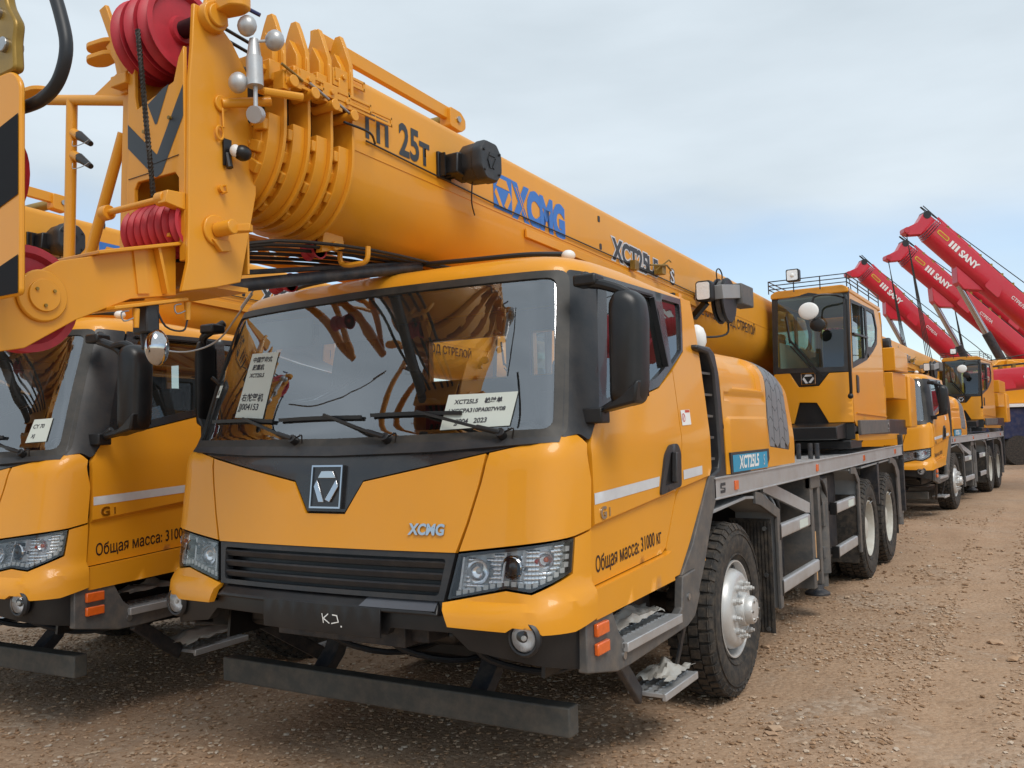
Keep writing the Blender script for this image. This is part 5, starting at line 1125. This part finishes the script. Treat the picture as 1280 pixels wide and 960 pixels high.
# ------------------------------------------------------------------ loose things on the cranes
def at_surface(pts, off): return [S(t, z, off) for t, z in pts]
def sheet_paper(name, quad, off, label, lines):
    a, b, c, d = at_surface(quad, off)      # tl tr br bl
    fn = lambda u, v, dd=0: (d*(1-u)+c*u)*(1-v)+(a*(1-u)+b*u)*v+((c-d).cross(a-d).normalized())*(dd+.003*math.sin(u*3)*math.cos(v*2.6))
    o = patch([(0,0),(1,0),(1,1),(0,1)], fn, .001, [], .12).build(name, 'paper', None, smooth=80)
    tag(o, label, 'paper')
    w = (c-d).length; h = (a-d).length
    for (tx, u, v, sz) in lines:
        text_mb(tx, sz, lambda x, y, dd=0: fn(u+x/w, v+y/h, .0012), .001).build('writing', 'ink', o)
    return o
sheet_paper('paper_notice', [(-.84,2.170),(-.60,2.165),(-.585,1.800),(-.83,1.815)], .012, 'tall white notice with black handwriting, upright on the windscreen beside the left wiper', [('中国移动式', .10, .86, .035), ('起重机', .16, .74, .035), ('XCT25L5', .14, .62, .032), ('右舵驾机', .06, .26, .048), ('JJ004153', .05, .12, .050)])
sheet_paper('paper_form', [(.625,1.868),(.985,1.868),(.955,1.715),(.600,1.705)], .012, 'wide white form with printed codes tucked behind the wiper nearest the door mirror', [('XCT25L5    检验单', .12, .72, .030), ('LXGCPA310PA007W08', .06, .46, .029), ('JJ004   2023', .2, .14, .034)])
sheet_paper('paper_label', [(-1.08,2.005),(-1.045,2.005),(-1.05,1.935),(-1.085,1.935)], .010, 'tiny white sticker on the windscreen corner beside the tall handwritten notice', [('||', .3, .3, .03)])
pb = sheet_paper('paper_notice', [(.93,1.88),(1.07,1.885),(1.06,1.745),(.90,1.74)], .012, 'pale handwritten sheet on the windscreen of the neighbouring crane, under the lower red sheave', [('CY 70', .1, .6, .036), ('XJ', .2, .2, .03)])
pb.matrix_world = left.matrix_basis
def plastic(name, c, lx, ly, hz, seed, label, rz=0):
    rn = random.Random(seed); nx, ny = 16, 11; vs = []
    R_ = Matrix.Rotation(rz, 3, 'Z')
    hs = [[rn.random() for _ in range(ny+1)] for _ in range(nx+1)]
    hs = [[(hs[i][j]*2+hs[max(i-1,0)][j]+hs[min(i+1,nx)][j]+hs[i][max(j-1,0)]+hs[i][min(j+1,ny)])/6 for j in range(ny+1)] for i in range(nx+1)]
    for i in range(nx+1):
        for j in range(ny+1):
            u, v = i/nx-.5, j/ny-.5
            k = .25+.75*math.exp(-((u-.05)**2*9+(v+.05)**2*9))
            vs.append(Vector(c)+R_@Vector((lx*u*(.85+.3*rn.random()), ly*v*(.85+.25*rn.random()), hz*k*hs[i][j]+.014)))
    fs = [(i*(ny+1)+j, (i+1)*(ny+1)+j, (i+1)*(ny+1)+j+1, i*(ny+1)+j+1) for i in range(nx) for j in range(ny)]
    o = MB().add(vs, fs).build(name, 'clearplastic', None, smooth=48); so = o.modifiers.new('thick', 'SOLIDIFY'); so.thickness = .0015
    return tag(o, label, 'plastic wrap')
plastic('plastic_wrap', (1.12,-1.45,.722), .22, .56, .13, 3, 'crumpled dusty plastic sheet on the upper cab step, beside the two amber side lamps')
plastic('plastic_wrap', (1.13,-1.00,.345), .20, .36, .15, 11, 'crumpled dusty plastic sheet on the lower cab step, just before the big silver wheel')
plastic('plastic_wrap', (-2.15,-1.36,.345), .30, .62, .09, 21, 'flat pale plastic sheet in the dark gap between two cranes, above the grey bar end', .25)
plastic('plastic_wrap', (-3.306+1.16,-.357-1.40,.725), .22, .50, .12, 8, 'crumpled plastic sheet on the shaded upper step between the two yellow cranes')

# hook block hanging by its side at the left edge of the view, with its shackle and hose
hb = thing('hook_block', 'orange hook block plate with dark stripes and a thick curved black hose', 'hook block', None, (.12, -4.05, 2.15))
body = rnd([(-.21,0,.01),(.215,0,.02),(.215,.665,.05),(.17,.71,.05),(-.17,.71,.05),(-.21,.665,.05)], .03)
hbm = MB().prism(body, 'y', -.0, .018).build('side_plate', 'orange', hb, bevel=.006)
poly_mb([[(-.205,.205),(.104,.285),(.208,.312),(.208,.565),(.104,.54),(-.205,.46)], [(-.205,.006),(.208,.006),(.208,.125),(-.205,.02)]], lambda u, v, d=0: Vector((u, -.0025-d, v))).build('stripe_marking', 'stripe_dark', hbm)
MB().box(-.19,.08,.020,.060,.03,.66).build('core_plate', 'chassis', hb)
MB().lathe([(.03,-.02),(.14,-.02),(.15,-.014),(.13,0),(.15,.014),(.14,.02),(.03,.02)], (-.05,.085,.42), 'y', 28).build('block_sheave', 'red', hb)
MB().prism(rnd([(-.05,.70),(.185,.71),(.178,.80),(.19,.86),(.14,.93),(.12,1.0),(-.05,1.02)], .02), 'y', .0, .035).build('link_plate', 'brown', hb, bevel=.008)
MB().cyl((.13,-.012,.80),(.13,.05,.80),.024,14).build('link_pin', 'steel', hb, bevel=.003)
MB().cyl((.10,-.012,.91),(.10,.05,.91),.018,14).build('link_pin', 'steel', hb, bevel=.003)
MB().tube([(.02,.05,1.2),(.02,.35,1.9)], .01, 8).build('hanging_rope', 'wire', hb)
MB().tube([(.19,.05,1.25),(.275,.05,1.02),(.345,.05,.86),(.375,.05,.745),(.335,.05,.655),(.25,.05,.615),(.14,.05,.612),(.05,.05,.63)], .020, 14, sm=6).build('hose', 'hose', hb)

# ------------------------------------------------------------------ red telescopic cranes in the distance
def red_crane(tip, rz, el, label, s=1.0, Lb=8.0):
    """boom axis starts at the pivot and climbs at angle el towards local -x; side face looks to local -y"""
    ce, se = math.cos(el), math.sin(el); c_, s_ = math.cos(rz), math.sin(rz); Zb = tip[2]-Lb*se
    root = thing('red_crane', label, 'truck crane', 'red cranes with raised booms', (tip[0]+c_*Lb*ce, tip[1]+s_*Lb*ce, 0), rz)
    ax = Vector((-ce, 0, se)); nv = Vector((se, 0, ce))       # along boom, across boom (up)
    def P(u, y, v): return Vector((0,0,Zb))+ax*u+nv*v+Vector((0,y,0))
    def pb(poly, y0, y1, mb=None):
        mb = mb or MB(); n = len(poly); vs = [P(u,y0,v) for u, v in poly]+[P(u,y1,v) for u, v in poly]
        return mb.add(vs, [tuple(range(n)), tuple(range(2*n-1, n-1, -1))]+[(i,(i+1)%n,(i+1)%n+n,i+n) for i in range(n)])
    h = .50*s
    ol = boom_sec(.42*s, h, -h, -.1*s, 10); k = len(ol); vs = [P(u, x, z) for u in (0, Lb) for x, z in ol]
    MB().add(vs, [(j,(j+1)%k,(j+1)%k+k,j+k) for j in range(k)]+[tuple(range(k)), tuple(range(2*k-1,k-1,-1))]).build('boom', 'redpaint', root, smooth=30)
    for i in range(4):
        ol = boom_sec((.43-.025*i)*s, h*(1.03-.04*i), -h*(1.03-.04*i), -.1*s, 10); vs = [P(Lb+u+.10*i*s, x, z) for u in (.0, .05*s) for x, z in ol]
        MB().add(vs, [(j,(j+1)%k,(j+1)%k+k,j+k) for j in range(k)]+[tuple(range(k)), tuple(range(2*k-1,k-1,-1))]).build('boom_section', 'redpaint', root)
    pb([(Lb+.3*s,.46*s),(Lb+.75*s,.52*s),(Lb+.88*s,.38*s),(Lb+.80*s,-.1*s),(Lb+1.05*s,-.72*s),(Lb+.95*s,-.86*s),(Lb+.70*s,-.78*s),(Lb+.35*s,-.42*s)], -.22*s, .22*s).build('boom_head', 'redpaint', root, bevel=.02)
    for (u, v) in ((.72,.42),(.92,-.68)): MB().cyl(P(Lb+u*s,-.24*s,v*s),P(Lb+u*s,.24*s,v*s),.17*s if v > 0 else .13*s,18).build('head_sheave', 'black' if v > 0 else 'red', root)
    pb([(Lb-3.3*s,-.45*s),(Lb-1.7*s,-.45*s),(Lb-2.2*s,-.95*s),(Lb-2.6*s,-1.0*s)], -.25*s, .25*s).build('cylinder_lug', 'redpaint', root, bevel=.02)
    # luffing cylinder down to the deck
    a = P(Lb-2.4*s,0,-.92*s); dz = a.z-1.6*s; b = a+Vector((dz*.50, 0, -dz))
    m_ = a+(b-a)*.34
    cy = MB().cyl(m_, b, .19*s, 14).build('luffing_cylinder', 'chassis', root); MB().cyl(a, m_, .13*s, 14).build('cylinder_rod', 'chrome', cy)
    # markings on the near side
    fy = -.425*s
    def tf(u0, v0): return lambda x, y, d=0: P(u0-x, fy-.006-d, v0+y) 
    for i in range(3): poly_mb([[(0,0),(.11*s,0),(.11*s,.30*s),(0,.30*s)]], (lambda x, y, d=0, i=i: P(Lb-.80*s-x-.17*s*i, fy-.006, -.10*s+y))).build('bar_marking', 'white', root)
    text_mb('SANY', .40*s, tf(Lb-1.38*s, -.10*s), .016*s, sx=.98).build('lettering', 'white', root)
    poly_mb([rnd([(0,0),(.62*s,0),(.62*s,.19*s),(0,.19*s)], .08*s)], tf(Lb-.05*s, .0*s)).build('round_label', 'yellowlabel', root)
    poly_mb([rnd([(.05*s,.04*s),(.57*s,.04*s),(.57*s,.15*s),(.05*s,.15*s)], .05*s)], lambda x, y, d=0: P(Lb-.05*s-x, fy-.010, y)).build('round_label', 'redlabel', root)
    pb([rr for rr in rnd([(Lb-3.9*s,-.40*s),(Lb-3.1*s,-.40*s),(Lb-3.1*s,.05*s),(Lb-3.75*s,.05*s)], .1*s)], fy-.03, fy).build('side_plate', 'redpaint', root)
    text_mb('СТРЕЛА', .20*s, tf(Lb-4.3*s, -.02*s), .004*s).build('lettering', 'white', root)
    # ropes: along the boom top and hanging from the head
    for (y, v) in ((-.15,.62),(.15,.66)): MB().tube([P(-1,y,v*s), P(Lb+1.1*s,y,v*s)], .02, 5).build('boom_rope', 'wire', root)
    MB().tube([P(Lb+1.1*s,.1,.66*s), P(Lb*.4,.3,1.5*s), P(-2,.3,1.6*s)], .018, 5).build('back_rope', 'wire', root)
    for i in range(4):
        x = P(Lb+.92*s-.06*i*s, -.12+.08*i, -.70*s); MB().tube([x, Vector((x.x+.7+.1*i, x.y, 2.0))], .016, 5).build('hoist_rope', 'wire', root)
    tz = [P(Lb-.2*s-u*s, -.2*s, .55*s) for u in (0, 3.2)]
    pp = MB().bar(P(Lb+.3*s,-.25*s,.60*s), P(Lb-2.2*s,-.25*s,.56*s), .06, .08)
    pp.build('boom_rail', 'redpaint', root)
    for i in range(9): MB().box(*(lambda c: (c.x-.05,c.x+.05,c.y-.05,c.y+.05,c.z-.08,c.z+.06))(P(Lb-.3*s-.62*s*i,-.25*s,.56*s))).build('cable_clip', 'brown', root)
    # superstructure and carrier
    MB().prism([(-1.6*s,1.5*s),(2.4*s,1.5*s),(2.8*s,2.6*s),(1.0*s,3.8*s),(-.6*s,3.6*s),(-1.2*s,2.2*s)], 'y', -.9*s, .9*s).build('slewing_frame', 'redpaint', root, bevel=.05)
    MB().box(-1.5*s,9.6*s,-1.25*s,1.25*s,.95*s,1.42*s).build('carrier_frame', 'navy', root, bevel=.03)
    MB().prism([(11.4*s,.7*s),(9.5*s,.7*s),(9.5*s,2.7*s),(11.0*s,2.7*s),(11.4*s,1.7*s)], 'y', -1.25*s, 1.25*s).build('carrier_cab', 'redpaint', root, bevel=.06)
    for x in (10.3,8.2,1.8,.2):
        for y in (-1.0, 1.0): MB().cyl((x*s,(y-.25)*s,.54*s),(x*s,(y+.2)*s,.54*s),.54*s,24).build('wheel', 'rubber', root)
    return root
RA = .54
red_crane((-.55, 31.6, 8.85), RA, math.radians(44), 'red crane whose raised boom reaches highest into the sky', .87, 10.5)
red_crane((-1.7, 34.5, 8.45), RA+.03, math.radians(42), 'red crane with its raised lettered boom between the highest and the lowest red booms', .82, 10.2)
red_crane((-3.75, 36.8, 8.3), RA+.02, math.radians(45), 'red crane whose boom head rises right beside the roof rails of the big operator cab', .78, 9.8)
red_crane((.05, 39.9, 7.9), RA+.03, math.radians(42), 'red crane whose short lettered boom shows underneath the highest red boom', .76, 9.5)
red_crane((-.35, 25.2, 2.75), RA+.10, math.radians(-4), 'red crane with its boom lowered level behind the smaller operator cab', .72, 15)

# blue lorry chassis under a yellow crane body at the right edge
bt = thing('flat_truck', 'navy blue lorry chassis with a white deck edge under a yellow crane frame', 'lorry', None, (1.2, 33.0, 0), .62)
MB().box(-1.2,7.5,-1.2,1.2,.95,2.1).build('chassis_side', 'navy', bt, bevel=.04)
MB().box(-1.3,7.5,-1.3,1.3,2.12,2.24).build('deck_edge', 'white', bt, bevel=.01)
MB().box(.9,3.2,-1.24,-1.2,1.05,1.95).box(3.4,7,-1.24,-1.2,1.05,1.95).build('locker_door', 'black', bt)
MB().box(1.1,2.0,-1.27,-1.24,1.1,1.5).build('number_plate', 'white', bt); MB().box(.85,.9,-1.26,-1.2,1.2,2.1).build('plate_post', 'white', bt)
MB().prism([(-1.0,2.25),(7,2.25),(7,2.9),(3.2,3.2),(1.0,3.9),(-.4,3.9),(-1.0,3.4)], 'y', -1.0, 1.0).build('crane_frame', 'orange', bt, bevel=.04)
MB().bar((-.2,-1.05,3.7),(6.5,-1.05,2.5),.2,.35).build('brace', 'orange', bt, bevel=.02)
MB().box(2.2,6.5,-.4,.4,3.2,3.7).build('cylinder', 'navy', bt, bevel=.1)
for x in (.0,1.4,4.2,5.6):
    for y in (-1.0, 1.0): MB().cyl((x,y-.25,.54),(x,y+.22,.54),.54,28).build('wheel', 'rubber', bt)

# ------------------------------------------------------------------ ground
def ground_mat():
    m = bpy.data.materials.new('dirt_and_gravel'); m.use_nodes = True; t = m.node_tree; b = t.nodes['Principled BSDF']; b.inputs['Roughness'].default_value = .95; b.inputs['Specular IOR Level'].default_value = .2
    co = t.nodes.new('ShaderNodeTexCoord'); src = co.outputs['Object']
    def noise(sc, det=6, rough=.6, dist=0):
        n = t.nodes.new('ShaderNodeTexNoise'); n.inputs['Scale'].default_value = sc; n.inputs['Detail'].default_value = det; n.inputs['Roughness'].default_value = rough; n.inputs['Distortion'].default_value = dist; t.links.new(src, n.inputs['Vector']); return n.outputs[0]
    def ramp(f, stops):
        r = t.nodes.new('ShaderNodeValToRGB'); e = r.color_ramp.elements
        while len(e) < len(stops): e.new(.5)
        for k, (p, c) in enumerate(stops): e[k].position = p; e[k].color = tuple(c)+(1,) if len(c) == 3 else c
        t.links.new(f, r.inputs[0]); return r.outputs[0]
    def mixc(f, a, b_):
        x = t.nodes.new('ShaderNodeMix'); x.data_type = 'RGBA'
        if isinstance(f, float): x.inputs[0].default_value = f
        else: t.links.new(f, x.inputs[0])
        t.links.new(a, x.inputs[6]); t.links.new(b_, x.inputs[7]); return x.outputs[2]
    big = noise(.55, 5, .55, .6); mid = noise(4.5, 8, .7); fine = noise(38, 6, .75)
    c1 = ramp(big, [(.30,(.36,.220,.128)),(.5,(.46,.298,.185)),(.70,(.51,.350,.235))])
    c2 = ramp(mid, [(.32,(.27,.160,.090)),(.50,(.46,.296,.182)),(.72,(.56,.390,.262))])
    c3 = ramp(fine, [(.30,(.11,.07,.048)),(.5,(.30,.205,.14)),(.72,(.52,.42,.32))])
    c = mixc(.42, c1, c2); c = mixc(.36, c, c3)
    v = t.nodes.new('ShaderNodeTexVoronoi'); v.inputs['Scale'].default_value = 26; t.links.new(src, v.inputs['Vector'])
    vr = ramp(v.outputs['Color'], [(.2,(.20,.135,.09)),(.8,(.48,.40,.32))])
    gm = noise(.9, 6, .7, 1.0); gmask = ramp(gm, [(.50,(0,0,0)),(.68,(.55,.55,.55))])
    c = mixc(gmask, c, vr)
    t.links.new(c, b.inputs['Base Color'])
    ma = t.nodes.new('ShaderNodeMath'); ma.operation = 'MULTIPLY_ADD'; t.links.new(fine, ma.inputs[0]); ma.inputs[1].default_value = .5; t.links.new(mid, ma.inputs[2])
    mb2 = t.nodes.new('ShaderNodeMath'); mb2.operation = 'MULTIPLY_ADD'; t.links.new(v.outputs['Distance'], mb2.inputs[0]); mb2.inputs[1].default_value = -.6; t.links.new(ma.outputs[0], mb2.inputs[2])
    bp = t.nodes.new('ShaderNodeBump'); bp.inputs['Strength'].default_value = .8; bp.inputs['Distance'].default_value = .02; t.links.new(mb2.outputs[0], bp.inputs['Height']); t.links.new(bp.outputs[0], b.inputs['Normal'])
    return m
M['ground'] = ground_mat()
rs = np.random.RandomState(4)
def lane(x, y):
    c = x-.10*np.sin(y*.45+.8); return np.exp(-((c-2.35)/.20)**4)+np.exp(-((c-4.25)/.22)**4)*.9+.8*np.exp(-((x-3.1+.16*(y+1))/.17)**4)
def hills(x, y):
    return -.016*np.clip(lane(x, y), 0, 1)+.006*np.sin(y*26+3*np.sin(x*9))*np.clip(lane(x, y), 0, 1)*.5+.012*np.sin(x*1.7+.6*np.sin(y*1.1))*np.cos(y*1.3+.4)+.008*np.sin(x*4.3+y*2.1)+.005*np.sin(y*7.1-x*3.7)-.012
xs = np.concatenate([[-900,-300,-120,-60,-30,-16], np.arange(-10,9,.07), [12,18,30,60,150,400,900]]); ysg = np.concatenate([[-300,-60,-15], np.arange(-5.5,16,.10), [18,22,30,45,70,120,300,900,2500]])
X, Y = np.meshgrid(xs, ysg); Z = hills(X, Y)*np.clip(1-(np.hypot(X, Y-4)-12)/8, 0, 1)
V = np.stack([X.ravel(), Y.ravel(), Z.ravel()], 1); nx = len(xs); ny = len(ysg)
ii, jj = np.meshgrid(np.arange(ny-1), np.arange(nx-1), indexing='ij'); a = (ii*nx+jj).ravel()
F = np.stack([a, a+1, a+nx+1, a+nx], 1)
def np_mesh(name, V, F, mt, smooth=True):
    me = bpy.data.meshes.new(name); k = F.shape[1]
    me.vertices.add(len(V)); me.vertices.foreach_set('co', V.ravel().astype(np.float32))
    me.loops.add(F.size); me.loops.foreach_set('vertex_index', F.ravel().astype(np.int32))
    me.polygons.add(len(F)); me.polygons.foreach_set('loop_start', np.arange(0, F.size, k, dtype=np.int32)); me.polygons.foreach_set('loop_total', np.full(len(F), k, dtype=np.int32))
    me.polygons.foreach_set('use_smooth', np.full(len(F), smooth)); me.update(calc_edges=True); me.validate(); me.materials.append(mt)
    o = bpy.data.objects.new(name, me); COL.objects.link(o); return o
g = np_mesh('ground', V, F, M['ground']); g['kind'] = 'structure'; g['label'] = 'reddish brown dirt yard with gravel'

# loose gravel, thicker in patches and under the left cranes
def gravel(name, n, xr, yr, dens, rmin, rmax, mt, seed):
    r = np.random.RandomState(seed); x = r.uniform(*xr, n*4); y = r.uniform(*yr, n*4)
    d = dens(x, y); keep = r.rand(n*4) < d; x = x[keep][:n]; y = y[keep][:n]; n = len(x)
    sz = rmin+(rmax-rmin)*r.rand(n)**3; z = hills(x, y)+sz*.15
    base = np.array([(1,0,0),(0,1,0),(-1,0,0),(0,-1,0),(.62,.62,.62),(-.62,.62,.55),(-.62,-.62,.62),(.62,-.62,.55),(0,0,-.6)])
    f = np.array([(0,1,4),(1,5,4),(1,2,5),(2,6,5),(2,3,6),(3,7,6),(3,0,7),(0,4,7),(4,5,6),(4,6,7)])
    a = r.rand(n)*6.283; c, s_ = np.cos(a), np.sin(a)
    sc = np.stack([sz*(.7+.7*r.rand(n)), sz*(.6+.5*r.rand(n)), sz*(.4+.5*r.rand(n))], 1)
    P = base[None]*sc[:, None]*(1+.35*(r.rand(n, 9, 3)-.5)); Q = P.copy(); Q[..., 0] = P[..., 0]*c[:, None]-P[..., 1]*s_[:, None]; Q[..., 1] = P[..., 0]*s_[:, None]+P[..., 1]*c[:, None]
    Q += np.stack([x, y, z], 1)[:, None]
    Fs = (f[None]+np.arange(n)[:, None, None]*9).reshape(-1, 3)
    o = np_mesh(name, Q.reshape(-1, 3), Fs, mt, False); o['kind'] = 'stuff'; return o
def stone_mat():
    m = bpy.data.materials.new('gravel_stone'); m.use_nodes = True; t = m.node_tree; b = t.nodes['Principled BSDF']; b.inputs['Roughness'].default_value = .9; b.inputs['Specular IOR Level'].default_value = .2
    gi = t.nodes.new('ShaderNodeNewGeometry'); r = t.nodes.new('ShaderNodeValToRGB'); e = r.color_ramp.elements
    for k in range(3): e.new(.5)
    for k, (p, c) in enumerate(((0,(.23,.135,.075,1)),(.35,(.39,.245,.145,1)),(.65,(.45,.30,.195,1)),(.90,(.50,.38,.27,1)),(1,(.56,.47,.38,1)))): e[k].position = p; e[k].color = c
    t.links.new(gi.outputs['Random Per Island'], r.inputs[0]); t.links.new(r.outputs[0], b.inputs['Base Color']); return m
M['stone'] = stone_mat()
def patchy(x, y):
    w = np.sin(x*1.1+2.1*np.sin(y*.55+.7))*np.cos(y*.9+1.1*np.sin(x*.8))+.6*np.sin(x*2.9+1.5*np.sin(y*2.2))*np.sin(y*3.1+.5)
    return np.clip(.42+.75*w, 0, 1)
def patchy_old(x, y): return np.clip(.5+.5*np.sin(x*1.9+1.3*np.sin(y*.9))*np.cos(y*1.4+.8*np.sin(x*1.2))+.35*np.sin(x*5.1+y*3.3), .0, 1)
def dn(x, y):
    p = patchy(x, y)**1.5*.9+.03
    p = np.where(x < .9, np.maximum(p, .55), p)                      # under and in front of the cranes on the left
    p = np.where(x > 1.3, p*.8, p); p = np.where((x > 3.0)&(y < 1), np.maximum(p, .35), p)
    p = p*(1-.85*np.clip(lane(x, y), 0, 1))+.5*np.clip(np.exp(-((np.abs(x-.10*np.sin(y*.45+.8)-2.35)-.30)/.07)**2), 0, 1)*(y > -3)
    return np.clip(p, 0, 1)
gravel('gravel', 78000, (-5.5, 5.5), (-4.2, 4.0), dn, .004, .019, M['stone'], 1)
gravel('gravel', 26000, (-8, 7), (3.0, 14), lambda x, y: dn(x, y)*.9, .008, .026, M['stone'], 2)
gravel('gravel', 220, (-4, 5), (-4.0, 8), lambda x, y: patchy(y, x), .018, .045, M['stone'], 3)

# machines parked to the right of the yard lane: they show in the side windows of the front crane
red_crane((5.7, 17.5, 6.9), .25, math.radians(3), 'red crane parked across the lane with its boom lowered', 1.35, 10)
red_crane((7.0, 27.0, 7.5), .35, math.radians(35), 'red crane parked across the lane with its boom half raised', 1.1, 11)
clone('yellow truck crane facing the crane with two paper notices from across the lane', (-.6, -13.5, 0), math.pi+.06, drop=('guy_wire', 'turnbuckle', 'lattice_jib'))
